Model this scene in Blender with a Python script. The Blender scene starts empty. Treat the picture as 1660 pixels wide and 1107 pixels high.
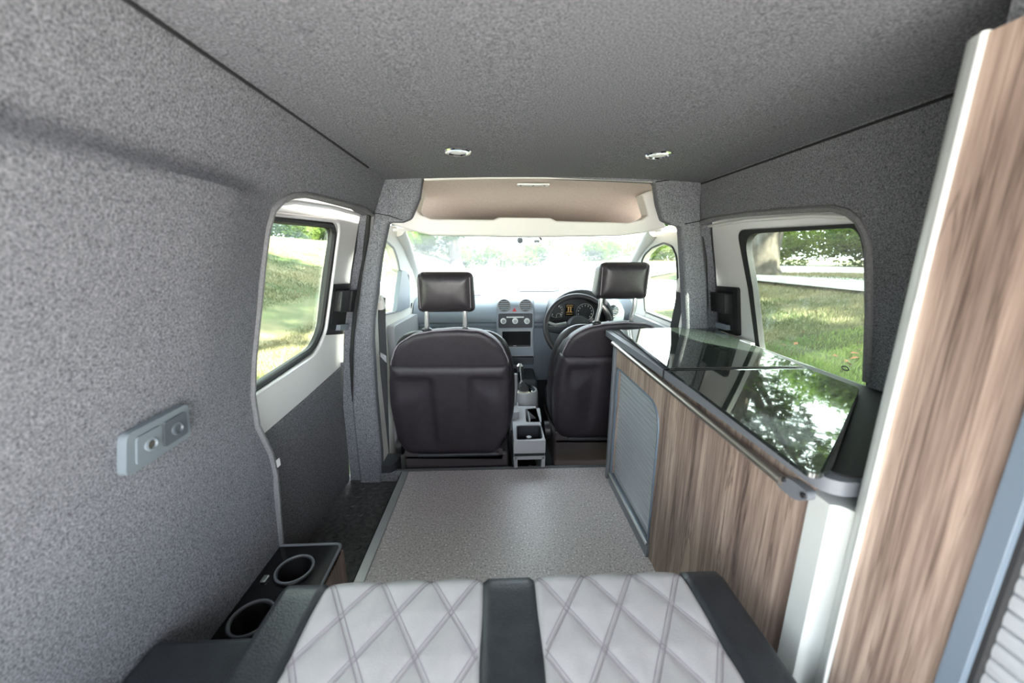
import bpy, bmesh, math, random
from mathutils import Vector, Matrix
import numpy as np
R = random.Random(4)
S = bpy.context.scene
COL = S.collection

# ------------------------------------------------------------------ camera, world, sun, exposure
FPX, CX, CY = 600.0, 830.0, 553.5                 # focal length in pixels of the 1660x1107 frame
YAW, PITCH = math.atan(25/600*math.cos(math.atan(138/600))), math.atan(138/600)
CAM = np.array([0, 0, .91])
_f = np.array([math.sin(YAW)*math.cos(PITCH), math.cos(YAW)*math.cos(PITCH), -math.sin(PITCH)])
_r = np.array([math.cos(YAW), -math.sin(YAW), 0]); _u = np.cross(_r, _f)
cam = bpy.data.cameras.new('camera'); co = bpy.data.objects.new('camera', cam); COL.objects.link(co)
co.location = CAM; co.rotation_euler = (math.pi/2-PITCH, 0, -YAW)
cam.sensor_width = 36; cam.lens = FPX/1660*36; cam.clip_start = .02; cam.clip_end = 400
cam.dof.use_dof = True; cam.dof.focus_distance = 1.5; cam.dof.aperture_fstop = 2.8
S.camera = co
w = bpy.data.worlds.new('sky'); S.world = w; w.use_nodes = True
bg = w.node_tree.nodes['Background']; bg.inputs[0].default_value = (.86, .93, 1, 1); bg.inputs[1].default_value = 1.9
sl = bpy.data.lights.new('sun', 'SUN'); sl.energy = 12; sl.angle = math.radians(.8); sl.color = (1, .95, .86)
so = bpy.data.objects.new('sun', sl); COL.objects.link(so)
SUN = Vector((.5, -1, 1.0))                       # towards the sun: high behind the open tailgate, on the kitchen side
so.rotation_euler = SUN.to_track_quat('Z', 'Y').to_euler()
S.view_settings.view_transform = 'Standard'; S.view_settings.look = 'None'
S.view_settings.gamma = 1; S.view_settings.use_curve_mapping = False
S.view_settings.exposure = 2.85
S.cycles.caustics_reflective = False; S.cycles.caustics_refractive = False; S.cycles.max_bounces = 12; S.cycles.diffuse_bounces = 6; S.cycles.transparent_max_bounces = 12

def P(px, py, ax, v):                              # a point of the photograph carried onto the real plane ax = v
    d = _f+_r*(px-CX)/FPX-_u*(py-CY)/FPX; i = 'xyz'.index(ax)
    return CAM+d*((v-CAM[i])/d[i])
def interp(tab):
    xs, ys = zip(*tab); return lambda z: float(np.interp(z, xs, ys))
XL = interp([(-.15, -.61), (0, -.60), (.3, -.60), (.6, -.565), (.85, -.51), (1.05, -.455), (1.2, -.39)])   # carpeted side walls lean in
XR = interp([(-.15, .86), (.3, .88), (.6, .868), (.8, .835), (1.0, .79), (1.1, .775), (1.2, .762)])
def hit(px, py, fx, off=0):                        # photograph point on a leaning side wall -> (y, z)
    z = .7
    for _ in range(30):
        p = P(px, py, 'x', fx(z)+off); z = .5*z+.5*min(max(p[2], -.15), 1.2)
    return (p[1], p[2])
def ss(a, b, t):
    t = min(max((t-a)/(b-a), 0), 1); return t*t*(3-2*t)

# ------------------------------------------------------------------ materials
def mat(name, col, rough=.5, metal=0, col2=None, scale=30, stretch=(1, 1, 1), bump=0, lo=.35, hi=.65, detail=3, spec=.5, coat=0, bscale=None):
    m = bpy.data.materials.new(name); m.use_nodes = True; nt = m.node_tree; b = nt.nodes['Principled BSDF']
    b.inputs['Base Color'].default_value = (*col, 1); b.inputs['Roughness'].default_value = rough
    b.inputs['Metallic'].default_value = metal; b.inputs['Specular IOR Level'].default_value = spec
    b.inputs['Coat Weight'].default_value = coat
    if col2 or bump:
        tc = nt.nodes.new('ShaderNodeTexCoord'); mp = nt.nodes.new('ShaderNodeMapping'); mp.inputs['Scale'].default_value = stretch
        nt.links.new(tc.outputs['Object'], mp.inputs[0])
        n = nt.nodes.new('ShaderNodeTexNoise'); n.inputs['Scale'].default_value = scale; n.inputs['Detail'].default_value = detail
        n.inputs['Roughness'].default_value = .65
        nt.links.new(mp.outputs[0], n.inputs['Vector'])
        if col2:
            r = nt.nodes.new('ShaderNodeValToRGB'); r.color_ramp.elements[0].position = lo; r.color_ramp.elements[1].position = hi
            r.color_ramp.elements[0].color = (*col, 1); r.color_ramp.elements[1].color = (*col2, 1)
            nt.links.new(n.outputs['Fac'], r.inputs[0]); nt.links.new(r.outputs[0], b.inputs['Base Color'])
        if bump:
            bn = nt.nodes.new('ShaderNodeBump'); bn.inputs['Strength'].default_value = bump; bn.inputs['Distance'].default_value = .004
            src = n
            if bscale:
                src = nt.nodes.new('ShaderNodeTexNoise'); src.inputs['Scale'].default_value = bscale
                nt.links.new(mp.outputs[0], src.inputs['Vector'])
            nt.links.new(src.outputs['Fac'], bn.inputs['Height']); nt.links.new(bn.outputs[0], b.inputs['Normal'])
    return m
def wood_mat():
    m = bpy.data.materials.new('grey oak laminate'); m.use_nodes = True; nt = m.node_tree; b = nt.nodes['Principled BSDF']; L = nt.links.new
    tc = nt.nodes.new('ShaderNodeTexCoord')
    def noise(sc, st, det=4, dist=0):
        mp = nt.nodes.new('ShaderNodeMapping'); mp.inputs['Scale'].default_value = st; L(tc.outputs['Object'], mp.inputs[0])
        n = nt.nodes.new('ShaderNodeTexNoise'); n.inputs['Scale'].default_value = sc; n.inputs['Detail'].default_value = det
        n.inputs['Roughness'].default_value = .6; n.inputs['Distortion'].default_value = dist; L(mp.outputs[0], n.inputs['Vector']); return n
    def ramp(n, *st):
        r = nt.nodes.new('ShaderNodeValToRGB'); e = r.color_ramp.elements
        while len(e) < len(st): e.new(.5)
        for q, (p, c) in zip(e, st): q.position = p; q.color = (*c, 1)
        L(n.outputs['Fac'], r.inputs[0]); return r
    a = ramp(noise(5, (3, 3, .22), 5, .6), (.3, (.16, .115, .098)), (.5, (.335, .25, .21)), (.7, (.55, .435, .365)))
    g = ramp(noise(60, (2.5, 2.5, .09), 4), (.34, (.55, .5, .48)), (.6, (1.05, 1.03, 1)))
    k = ramp(noise(7, (2.6, 2.6, .13), 6, .5), (.482, (1, 1, 1)), (.5, (.22, .17, .16)), (.514, (1, 1, 1)))
    def mul(x, y, f):
        q = nt.nodes.new('ShaderNodeMix'); q.data_type = 'RGBA'; q.blend_type = 'MULTIPLY'; q.inputs[0].default_value = f
        L(x, q.inputs[6]); L(y, q.inputs[7]); return q.outputs[2]
    L(mul(mul(a.outputs[0], g.outputs[0], .9), k.outputs[0], .6), b.inputs['Base Color']); b.inputs['Roughness'].default_value = .5
    return m
def speckle_mat():
    m = bpy.data.materials.new('speckled vinyl'); m.use_nodes = True; nt = m.node_tree; b = nt.nodes['Principled BSDF']; L = nt.links.new
    tc = nt.nodes.new('ShaderNodeTexCoord'); out = None
    n = nt.nodes.new('ShaderNodeTexNoise'); n.inputs['Scale'].default_value = 170; n.inputs['Detail'].default_value = 2; L(tc.outputs['Object'], n.inputs['Vector'])
    r = nt.nodes.new('ShaderNodeValToRGB'); e = r.color_ramp.elements
    for q in range(3): e.new(.5)
    for q, (p, c) in zip(e, [(.30, (.22, .195, .205)), (.42, (.47, .425, .43)), (.58, (.54, .49, .495)), (.66, (.66, .62, .62)), (.72, (.9, .88, .88))]):
        q.position = p; q.color = (*c, 1)
    L(n.outputs['Fac'], r.inputs[0]); L(r.outputs[0], b.inputs['Base Color']); b.inputs['Roughness'].default_value = .38
    return m
def glass_mat(name, tint, haze=0, ior=1.45):
    m = bpy.data.materials.new(name); m.use_nodes = True; nt = m.node_tree; L = nt.links.new
    nt.nodes.remove(nt.nodes['Principled BSDF']); out = nt.nodes['Material Output']
    t = nt.nodes.new('ShaderNodeBsdfTransparent'); t.inputs[0].default_value = (*tint, 1)
    g = nt.nodes.new('ShaderNodeBsdfGlossy'); g.inputs['Roughness'].default_value = .01
    lw = nt.nodes.new('ShaderNodeLayerWeight'); pw = nt.nodes.new('ShaderNodeMath'); pw.operation = 'POWER'; pw.inputs[1].default_value = 4
    L(lw.outputs['Facing'], pw.inputs[0]); fr = nt.nodes.new('ShaderNodeMapRange'); fr.inputs[3].default_value = .03; fr.inputs[4].default_value = .6; L(pw.outputs[0], fr.inputs[0])
    mx = nt.nodes.new('ShaderNodeMixShader'); L(fr.outputs[0], mx.inputs[0]); L(t.outputs[0], mx.inputs[1]); L(g.outputs[0], mx.inputs[2])
    o = mx
    if haze:
        tr = nt.nodes.new('ShaderNodeBsdfTranslucent'); tr.inputs[0].default_value = (.95, .95, .95, 1)
        m2 = nt.nodes.new('ShaderNodeMixShader'); m2.inputs[0].default_value = haze; L(mx.outputs[0], m2.inputs[1]); L(tr.outputs[0], m2.inputs[2]); o = m2
    L(o.outputs[0], out.inputs[0]); return m
def lid_mat():
    m = bpy.data.materials.new('smoked hob glass'); m.use_nodes = True; nt = m.node_tree; b = nt.nodes['Principled BSDF']; L = nt.links.new
    b.inputs['Base Color'].default_value = (.022, .028, .025, 1); b.inputs['IOR'].default_value = 2.6; b.inputs['Specular IOR Level'].default_value = .5
    tc = nt.nodes.new('ShaderNodeTexCoord'); mp = nt.nodes.new('ShaderNodeMapping'); mp.inputs['Scale'].default_value = (6, 90, 1); mp.inputs['Rotation'].default_value = (0, 0, .5)
    L(tc.outputs['Object'], mp.inputs[0]); n = nt.nodes.new('ShaderNodeTexNoise'); n.inputs['Scale'].default_value = 6; n.inputs['Detail'].default_value = 6; L(mp.outputs[0], n.inputs['Vector'])
    r = nt.nodes.new('ShaderNodeMapRange'); r.inputs[1].default_value = .5; r.inputs[2].default_value = .8; r.inputs[3].default_value = .015; r.inputs[4].default_value = .16
    L(n.outputs['Fac'], r.inputs[0]); L(r.outputs[0], b.inputs['Roughness']); return m
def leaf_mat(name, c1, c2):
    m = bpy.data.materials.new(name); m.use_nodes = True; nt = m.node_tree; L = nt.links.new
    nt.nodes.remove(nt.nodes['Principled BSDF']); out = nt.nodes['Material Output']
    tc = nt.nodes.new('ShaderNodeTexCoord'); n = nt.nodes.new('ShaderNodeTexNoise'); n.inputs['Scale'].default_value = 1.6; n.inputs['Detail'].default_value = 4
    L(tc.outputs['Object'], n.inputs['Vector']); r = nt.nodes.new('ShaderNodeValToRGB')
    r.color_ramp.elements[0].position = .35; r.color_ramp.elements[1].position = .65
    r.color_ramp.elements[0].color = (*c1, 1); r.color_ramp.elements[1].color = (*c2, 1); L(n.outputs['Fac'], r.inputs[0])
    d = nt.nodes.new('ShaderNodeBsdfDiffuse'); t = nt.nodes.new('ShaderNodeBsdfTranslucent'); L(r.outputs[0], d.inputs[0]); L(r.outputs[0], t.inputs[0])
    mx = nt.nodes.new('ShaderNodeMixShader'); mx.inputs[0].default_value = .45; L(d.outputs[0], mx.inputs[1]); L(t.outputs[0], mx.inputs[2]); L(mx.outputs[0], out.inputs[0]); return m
M = dict(
    carpet=mat('grey melange carpet', (.058, .060, .069), .95, 0, (.305, .311, .336), 340, bump=.4, lo=.32, hi=.70, detail=4, spec=.1),
    carpet_dark=mat('dark melange carpet', (.045, .045, .05), .95, 0, (.30, .30, .32), 330, bump=.5, lo=.33, hi=.7, detail=4, spec=.1),
    carpet_edge=mat('grey carpet edge trim', (.14, .14, .145), .7, 0, (.2, .2, .21), 200),
    seam=mat('dark seam thread', (.012, .012, .014), .9),
    vinyl=speckle_mat(), wood=wood_mat(),
    paint=mat('white van paint', (.80, .79, .78), .3, coat=.3),
    cream=mat('pale cab plastic', (.72, .70, .65), .55, bump=.05, scale=300),
    beige=mat('beige headliner cloth', (.56, .48, .44), .9, 0, (.64, .55, .50), 120, spec=.1),
    rubber=mat('black rubber', (.012, .012, .013), .6), black=mat('black plastic', (.016, .016, .018), .4),
    gloss=mat('gloss black board', (.008, .008, .009), .12),
    step=mat('dark ribbed step rubber', (.035, .035, .036), .6, 0, (.09, .088, .088), 60, bump=.4),
    leather=mat('black leather', (.022, .019, .022), .38, 0, (.032, .027, .031), 40, bump=.12, bscale=380),
    leather_back=mat('dark plum-black vinyl', (.020, .015, .020), .5, 0, (.027, .021, .027), 30, bump=.15, bscale=420),
    vinyl_black=mat('black upholstery vinyl', (.014, .0165, .020), .42, 0, (.022, .025, .03), 30, bump=.2, bscale=320),
    vinyl_grey=mat('light grey upholstery vinyl', (.37, .362, .366), .48, 0, (.41, .40, .402), 20, bump=.1, bscale=350),
    thread=mat('plum grey thread', (.25, .22, .25), .8),
    dash=mat('grey-blue dashboard plastic', (.25, .285, .325), .36, bump=.08, scale=400),
    dash_dark=mat('dark dashboard plastic', (.03, .032, .038), .5),
    seat_base=mat('plum grey seat base plastic', (.055, .046, .049), .5), console=mat('mid grey cabin plastic', (.33, .33, .345), .42, bump=.06, scale=350),
    post_steel=mat('bright steel post', (.8, .8, .8), .25, .8), chrome=mat('chrome', (.85, .85, .86), .08, 1), alu=mat('satin aluminium', (.78, .79, .78), .32, 1),
    post=mat('pale grey post', (.53, .555, .54), .36, 0), edging=mat('grey worktop edging', (.15, .16, .18), .4),
    rail=mat('bronze grey rail', (.30, .27, .24), .3, .8), slat=mat('satin grey shutter slat', (.42, .445, .475), .33, .25),
    frame=mat('blue grey shutter frame', (.13, .165, .21), .45), socket=mat('grey socket plastic', (.16, .19, .215), .4), socket_dark=mat('dark socket plastic', (.08, .095, .11), .4),
    white=mat('white plastic', (.8, .8, .8), .4), red=mat('red plastic', (.55, .02, .025), .4), amber=mat('amber dial print', (.75, .42, .12), .5), print=mat('pale dial print', (.75, .75, .72), .5),
    screen=mat('black radio screen', (.01, .011, .013), .12), strap=mat('grey belt webbing', (.06, .06, .065), .8, bump=.3, scale=300),
    glass=glass_mat('clear side glass', (.80, .86, .80), .004), windscreen=glass_mat('hazy windscreen glass', (.86, .9, .9), .05), lid=lid_mat(),
    mirror=mat('mirror', (.85, .87, .88), .02, 1), lamp=mat('frosted lamp lens', (.75, .75, .75), .25),
    bark=mat('tree bark', (.035, .028, .022), .95, 0, (.085, .07, .056), 6, (1, 1, .35), bump=.8),
    leaf=leaf_mat('green leaves', (.03, .065, .012), (.10, .155, .03)), leaf_light=leaf_mat('light green leaves', (.085, .13, .025), (.19, .24, .065)), leaf_dark=leaf_mat('dark leaves', (.015, .035, .01), (.045, .075, .02)),  # leaf greens: mid, light and dark
    road=mat('pale tarmac', (.34, .33, .33), .9, 0, (.46, .45, .44), 2, bump=.1), bounce_pad=mat('pale concrete', (.58, .57, .55), .9, 0, (.68, .67, .65), 3), blade_green=mat('lush grass blades', (.06, .13, .012), .8, 0, (.16, .22, .04), .7, lo=.42, hi=.58), tissue=mat('white tissue', (.85, .84, .82), .9),
    blade=mat('grass blades', (.05, .07, .014), .8, 0, (.19, .165, .085), .5, lo=.42, hi=.58), ground=mat('dry lawn', (.035, .055, .012), .95, 0, (.155, .13, .068), .45, lo=.40, hi=.62, detail=8, bump=.4),
    dead=mat('fallen leaf', (.22, .08, .03), .8),
)

# ------------------------------------------------------------------ object helpers
def props(o, label=None, category=None, group=None, kind=None):
    for k, v in (('label', label), ('category', category), ('group', group), ('kind', kind)):
        if v: o[k] = v
    return o
OFF = {}
def thing(name, label, cat, loc, group=None):
    o = bpy.data.objects.new(name, None); COL.objects.link(o); o.location = loc; o.empty_display_size = .05
    OFF[o.name] = Vector(loc); return props(o, label, cat, group)
def mk(name, bm, m, parent=None, smooth=40, bevel=0, seg=2, sub=0, origin=None, **pr):
    """link a bmesh (in van coordinates) as ONE mesh object under parent"""
    bmesh.ops.recalc_face_normals(bm, faces=bm.faces)
    if parent is not None: off = OFF[parent.name]
    elif origin is not None: off = Vector(origin)
    else:
        cs = [v.co for v in bm.verts]; lo = [min(c[i] for c in cs) for i in range(3)]; hi = [max(c[i] for c in cs) for i in range(3)]
        off = Vector(((lo[0]+hi[0])/2, (lo[1]+hi[1])/2, lo[2]))
    for v in bm.verts: v.co -= off
    me = bpy.data.meshes.new(name); bm.to_mesh(me); bm.free()
    if smooth:
        for p in me.polygons: p.use_smooth = True
        me.set_sharp_from_angle(angle=math.radians(smooth))
    me.materials.append(m)
    o = bpy.data.objects.new(name, me); COL.objects.link(o)
    if parent is None: o.location = off
    else: o.parent = parent
    OFF[o.name] = off
    if bevel:
        b = o.modifiers.new('bevel', 'BEVEL'); b.width = bevel; b.segments = seg; b.limit_method = 'ANGLE'; b.angle_limit = math.radians(35); b.use_clamp_overlap = True
        b.harden_normals = False
    if sub:
        s_ = o.modifiers.new('sub', 'SUBSURF'); s_.levels = sub; s_.render_levels = sub
    return props(o, **pr)
def share(o, name, parent, delta):                  # another piece that shares o's mesh
    c = o.copy(); c.name = name; COL.objects.link(c); c.parent = parent; c.location = Vector(o.location)+Vector(delta); OFF[c.name] = OFF[parent.name]; return c
def dup(root, delta, label=None, group=None):
    r = root.copy(); COL.objects.link(r); r.location = root.location+Vector(delta)
    if label: r['label'] = label
    if group: r['group'] = group
    for ch in list(root.children):
        c = ch.copy(); COL.objects.link(c); c.parent = r
        for g in list(ch.children):
            d = g.copy(); COL.objects.link(d); d.parent = c
    return r
def box(bm, a, b, rot=None, piv=None):
    a, b = Vector(a), Vector(b); vs = [bm.verts.new((x, y, z)) for x in (a.x, b.x) for y in (a.y, b.y) for z in (a.z, b.z)]
    for q in ((0, 1, 3, 2), (4, 6, 7, 5), (0, 4, 5, 1), (2, 3, 7, 6), (0, 2, 6, 4), (1, 5, 7, 3)): bm.faces.new([vs[i] for i in q])
    if rot is not None: bmesh.ops.rotate(bm, verts=vs, cent=piv or (a+b)/2, matrix=rot)
    return bm
def B(a, b, **k): return box(bmesh.new(), a, b, **k)
def round_poly(pts, r, n=6):
    out = []; N = len(pts)
    rr = r if isinstance(r, (list, tuple)) else [r]*N
    for i in range(N):
        p, a, b = Vector(pts[i]), Vector(pts[i-1]), Vector(pts[(i+1) % N])
        if rr[i] <= 0: out.append(tuple(p)); continue
        u, v = (a-p), (b-p); q = min(rr[i], u.length*.48, v.length*.48)
        s, e = p+u.normalized()*q, p+v.normalized()*q
        for k in range(n+1):
            t = k/n; c = s*(1-t)**2+p*2*t*(1-t)+e*t*t; out.append((c.x, c.y))
    return out
def sheet(outline, mapf, thick=0, holes=(), ucuts=(), vcuts=()):
    """fill a 2-D outline with holes, cut it along u and v, carry it to 3-D with mapf(u, v, depth)"""
    bm = bmesh.new(); es = []
    for lp in [outline, *holes]:
        vs = [bm.verts.new((p[0], p[1], 0)) for p in lp]
        es += [bm.edges.new((vs[i-1], vs[i])) for i in range(len(vs))]
    bmesh.ops.triangle_fill(bm, use_beauty=True, use_dissolve=False, edges=es)
    for cuts, no in ((ucuts, (1, 0, 0)), (vcuts, (0, 1, 0))):
        for c in cuts:
            bmesh.ops.bisect_plane(bm, geom=bm.verts[:]+bm.edges[:]+bm.faces[:], dist=1e-5, plane_co=(c*no[0], c*no[1], 0), plane_no=no)
    bm.verts.index_update(); uv = [(v.co.x, v.co.y) for v in bm.verts]; fs = [[v.index for v in f.verts] for f in bm.faces]
    bd = [(e.verts[0].index, e.verts[1].index) for e in bm.edges if len(e.link_faces) == 1]
    bm.free(); bm = bmesh.new()
    a = [bm.verts.new(mapf(u, v, 0)) for u, v in uv]
    for f in fs: bm.faces.new([a[i] for i in f])
    if thick:
        b = [bm.verts.new(mapf(u, v, thick)) for u, v in uv]
        for f in fs: bm.faces.new([b[i] for i in reversed(f)])
        for i, j in bd: bm.faces.new((a[i], a[j], b[j], b[i]))
    return bm
def prism(outline, ax, a, b, holes=()):             # outline in the two other axes, swept from a to b along ax
    f = {'x': lambda u, v, d: (a+d, u, v), 'y': lambda u, v, d: (u, a+d, v), 'z': lambda u, v, d: (u, v, a+d)}[ax]
    return sheet(outline, f, b-a, holes)
def tube(bm, pts, r, n=8, closed=False, flat=None):
    pts = [Vector(p) for p in pts]; N = len(pts); rings = []; up = Vector((.13, .21, .97))
    rs = r if isinstance(r, (list, tuple)) else [r]*N
    pa = None
    for i, p in enumerate(pts):
        t = (pts[(i+1) % N]-pts[i-1]) if closed else (pts[min(i+1, N-1)]-pts[max(i-1, 0)])
        t.normalize()
        a = pa-t*pa.dot(t) if pa is not None else t.cross(up)
        if a.length < 1e-5: a = t.orthogonal()
        a.normalize(); pa = a; b = t.cross(a)
        rings.append([bm.verts.new(p+(a*math.cos(k*2*math.pi/n)+b*math.sin(k*2*math.pi/n))*rs[i]) for k in range(n)])
    for i in range(N if closed else N-1):
        A, C = rings[i], rings[(i+1) % N]
        for k in range(n): bm.faces.new((A[k], A[(k+1) % n], C[(k+1) % n], C[k]))
    if not closed: bm.faces.new(rings[0]); bm.faces.new(list(reversed(rings[-1])))
    return bm
def T(pts, r, n=8, closed=False): return tube(bmesh.new(), pts, r, n, closed)
def lathe(bm, prof, c, axis=(0, 0, 1), n=24, cap=True):
    q = Vector((0, 0, 1)).rotation_difference(Vector(axis)); c = Vector(c); rings = []
    for r, h in prof: rings.append([bm.verts.new(c+q @ Vector((r*math.cos(k*2*math.pi/n), r*math.sin(k*2*math.pi/n), h))) for k in range(n)])
    for A, C in zip(rings, rings[1:]):
        for k in range(n): bm.faces.new((A[k], A[(k+1) % n], C[(k+1) % n], C[k]))
    if cap: bm.faces.new(rings[0]); bm.faces.new(list(reversed(rings[-1])))
    return bm
def Lt(prof, c, axis=(0, 0, 1), n=24, cap=True): return lathe(bmesh.new(), prof, c, axis, n, cap)
def ribbon(pts, nrm, width, th):                    # flat strap
    bm = bmesh.new(); rows = []; nrm = Vector(nrm).normalized()
    for i, p in enumerate(pts):
        t = Vector(pts[min(i+1, len(pts)-1)])-Vector(pts[max(i-1, 0)]); s_ = t.cross(nrm).normalized()*width/2
        rows.append([bm.verts.new(Vector(p)+q) for q in (s_+nrm*th/2, -s_+nrm*th/2, -s_-nrm*th/2, s_-nrm*th/2)])
    for A, C in zip(rows, rows[1:]):
        for k in range(4): bm.faces.new((A[k], A[(k+1) % 4], C[(k+1) % 4], C[k]))
    bm.faces.new(rows[0]); bm.faces.new(list(reversed(rows[-1]))); return bm
def edge_dist(p, poly):
    x, y = p; best = 9
    for i in range(len(poly)):
        ax, ay = poly[i-1]; bx, by = poly[i]; dx, dy = bx-ax, by-ay; L2 = dx*dx+dy*dy
        t = 0 if L2 == 0 else min(max(((x-ax)*dx+(y-ay)*dy)/L2, 0), 1)
        best = min(best, math.hypot(x-ax-t*dx, y-ay-t*dy))
    return best
def frange(a, b, n): return [a+(b-a)*i/n for i in range(n+1)]

# ------------------------------------------------------------------ the van body: floor, ceiling, walls
mk('floor', prism([(-.415, -.5), (.90, -.5), (.90, 1.455), (-.415, 1.455)], 'z', -.03, 0), M['vinyl'], kind='structure', label='speckled grey vinyl floor sheet of the van', category='floor')
mk('trim_1', B((-.417, -.45, 0), (-.387, 1.452, .004)), M['alu'], bevel=.0015, kind='structure', label='aluminium edging strip along the vinyl floor by the step well', category='floor trim')
sw = mk('trim_2', prism(round_poly([(-.75, -.45), (-.415, -.45), (-.415, 1.52), (-.75, 1.52)], .02), 'z', -.075, -.045), M['step'], kind='structure', label='dark rubber step well inside the sliding door with raised dots', category='step')
mk('riser', B((-.422, -.45, -.05), (-.4155, 1.46, -.001)), M['rubber'], sw)
dot = None
for iy in range(11):
    for ix in range(3):
        c = (-.575+ix*.05, .86+iy*.055, -.045)
        if dot is None: dot = mk('raised_dot', Lt([(.011, 0), (.009, .003), (.004, .004)], c, n=10), M['step'], sw); d0 = c
        else: share(dot, 'raised_dot', sw, (c[0]-d0[0], c[1]-d0[1], 0))
mk('trim_3', B((-.52, 1.456, -.11), (.86, 1.495, -.004)), M['carpet_dark'], bevel=.012, kind='structure', label='dark carpet riser strip where the vinyl floor ends behind the front seats', category='floor trim')
mk('trim_4', prism(round_poly([(-.60, 1.46), (-.45, 1.46), (-.44, 1.56), (-.60, 1.56)], .03), 'z', -.08, .03), M['dash_dark'], bevel=.015, kind='structure', label='moulded black plastic foot at the base of the door pillar', category='trim')
mk('trim_5', B((-.62, 1.49, -.14), (.95, 2.7, -.12)), M['rubber'], kind='structure', label='black cab floor under the front seats', category='cab floor')

def ceil_map(u, v, d): return (u, v, 1.180+.014*(1-((u-.185)/.58)**2)+d)
mk('ceiling', sheet([(-.41, -.55), (.78, -.55), (.78, 1.47), (-.41, 1.47)], ceil_map, .04, (), frange(-.35, .7, 14), frange(-.4, 1.4, 9)), M['carpet'], kind='structure', label='grey carpet lined van ceiling', category='ceiling')

def bulge(y, z):                                    # padded lower panel, proud of the wall below a ridge
    return .032*ss(1.048+.02*(y-.5), 1.012+.02*(y-.5), z)*ss(.86, .62, y)*ss(.35, .95, z)
def lmap(off, sgn=-1, bl=True): return lambda u, v, d: (XL(v)+off+(bulge(u, v) if bl else 0)+sgn*d, u, v)
def rmap(off): return lambda u, v, d: (XR(v)+off+d, u, v)
VC = [-.1, 0, .1, .2, .3, .4, .5, .6, .68, .76, .85, .9, .95, .99, 1.005, 1.02, 1.035, 1.05, 1.065, 1.1, 1.14]
LO = [hit(*p, XL) for p in ((455, 880), (446, 770), (438, 735), (416, 690), (408, 640), (410, 580), (418, 500), (425, 425), (432, 372), (441, 341), (456, 325), (475, 317), (495, 316), (540, 325), (590, 339), (604, 349))]
LP = [hit(*p, XL) for p in ((596, 420), (581, 506), (575, 575), (580, 680), (587, 768))]
ldoor = [(LO[0][0], -.13)]+LO+LP+[(LP[-1][0], -.13)]
wl = mk('wall_left', sheet([(-.5, -.13)]+ldoor+[(1.47, -.13), (1.47, 1.2), (-.5, 1.2)], lmap(0), .045, (), [-.2, .1, .3, .4, .5, .58, .64, .7, .76, .82, .86, 1.0, 1.2], VC), M['carpet'], kind='structure', label='grey carpet lined side wall around the sliding door with the socket panel', category='wall')
mk('edge_trim', T([(XL(z)+.001, y, z) for y, z in ldoor], .0075, 8), M['carpet_edge'], wl)
RO = [hit(*p, XR) for p in ((1141, 525), (1137, 418), (1129, 372), (1136, 360), (1160, 354), (1208, 347), (1314, 339), (1352, 338), (1375, 344), (1392, 358), (1403, 378), (1409, 400), (1410, 507), (1406, 618))]
rdoor = [(RO[0][0], -.13)]+RO+[(RO[-1][0], -.13)]
wr = mk('wall_right', sheet([(1.47, -.13)]+rdoor+[(-.5, -.13), (-.5, 1.2), (1.47, 1.2)], rmap(0), .045, (), [0, .4, .8, 1.0, 1.2], VC), M['carpet'], kind='structure', label='grey carpet lined side wall above the kitchen unit', category='wall')
mk('edge_trim', T([(XR(z)-.001, y, z) for y, z in rdoor[1:-1]], .0085, 8), M['carpet_edge'], wr)
# carpeted bulkhead frame behind the front seats, with the two corner gussets
pf = [P(*p, 'y', 1.45) for p in ((1113, 525), (1110, 449), (1105, 366), (1090, 363), (1076, 357), (1068, 330), (1063, 294), (870, 286), (684, 286), (679, 320), (665, 354), (650, 360), (628, 360), (617, 415), (604, 520), (603, 551), (608, 641), (617, 736))]
pf = [(p[0], p[2]) for p in pf]
outer = [(-.60, -.13)]+[(XL(z)-.002, z) for z in (0, .3, .6, .85, 1.05)]+[(-.40, 1.215), (.775, 1.215)]+[(XR(z)+.002, z) for z in (1.1, 1.0, .8, .6, .3)]+[(.865, -.13)]
wf = mk('wall_front', prism(outer+[(.80, -.13), (.795, .3)]+pf+[(-.515, -.13)], 'y', 1.45, 1.50), M['carpet'], bevel=.010, kind='structure', label='carpeted bulkhead frame of door pillars and corner gussets behind the front seats', category='wall')
def seam(name, pts, r=.0028): return mk('seam', T(pts, r, 6), M['seam'], name)
ce = bpy.data.objects['ceiling']
seam(ce, [(-.393, y, 1.178+.001*math.sin(y*9)) for y in frange(-.4, 1.25, 20)])
seam(ce, [(.762, y, 1.172) for y in frange(-.4, 1.44, 20)])
seam(wf, [P(*p, 'y', 1.447) for p in ((597, 262), (606, 274), (640, 279), (685, 287))], .002)
seam(wf, [P(*p, 'y', 1.447) for p in ((1063, 295), (1110, 288), (1160, 284))], .002)
seam(wf, [P(*p, 'y', 1.447) for p in ((594, 280), (596, 330), (606, 345), (632, 350), (652, 357))], .0016)
seam(wf, [P(*p, 'y', 1.447) for p in ((1163, 288), (1160, 330), (1137, 358), (1110, 363))], .0016)
for fxx, pts, nm in ((XL, LO[-1:]+LP, wl), (XR, RO[:3], wr)):   # black seal on the door pillar
    s_ = 1 if fxx is XL else -1
    mk('door_seal', T([(fxx(z)-s_*.010, y-.008, z) for y, z in pts], .008, 8), M['rubber'], nm)
mk('fabric_tag', B((XL(.38)+.004, .905, .365), (XL(.38)+.007, .918, .385)), M['white'], wl, label='small white fabric tag')
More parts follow.
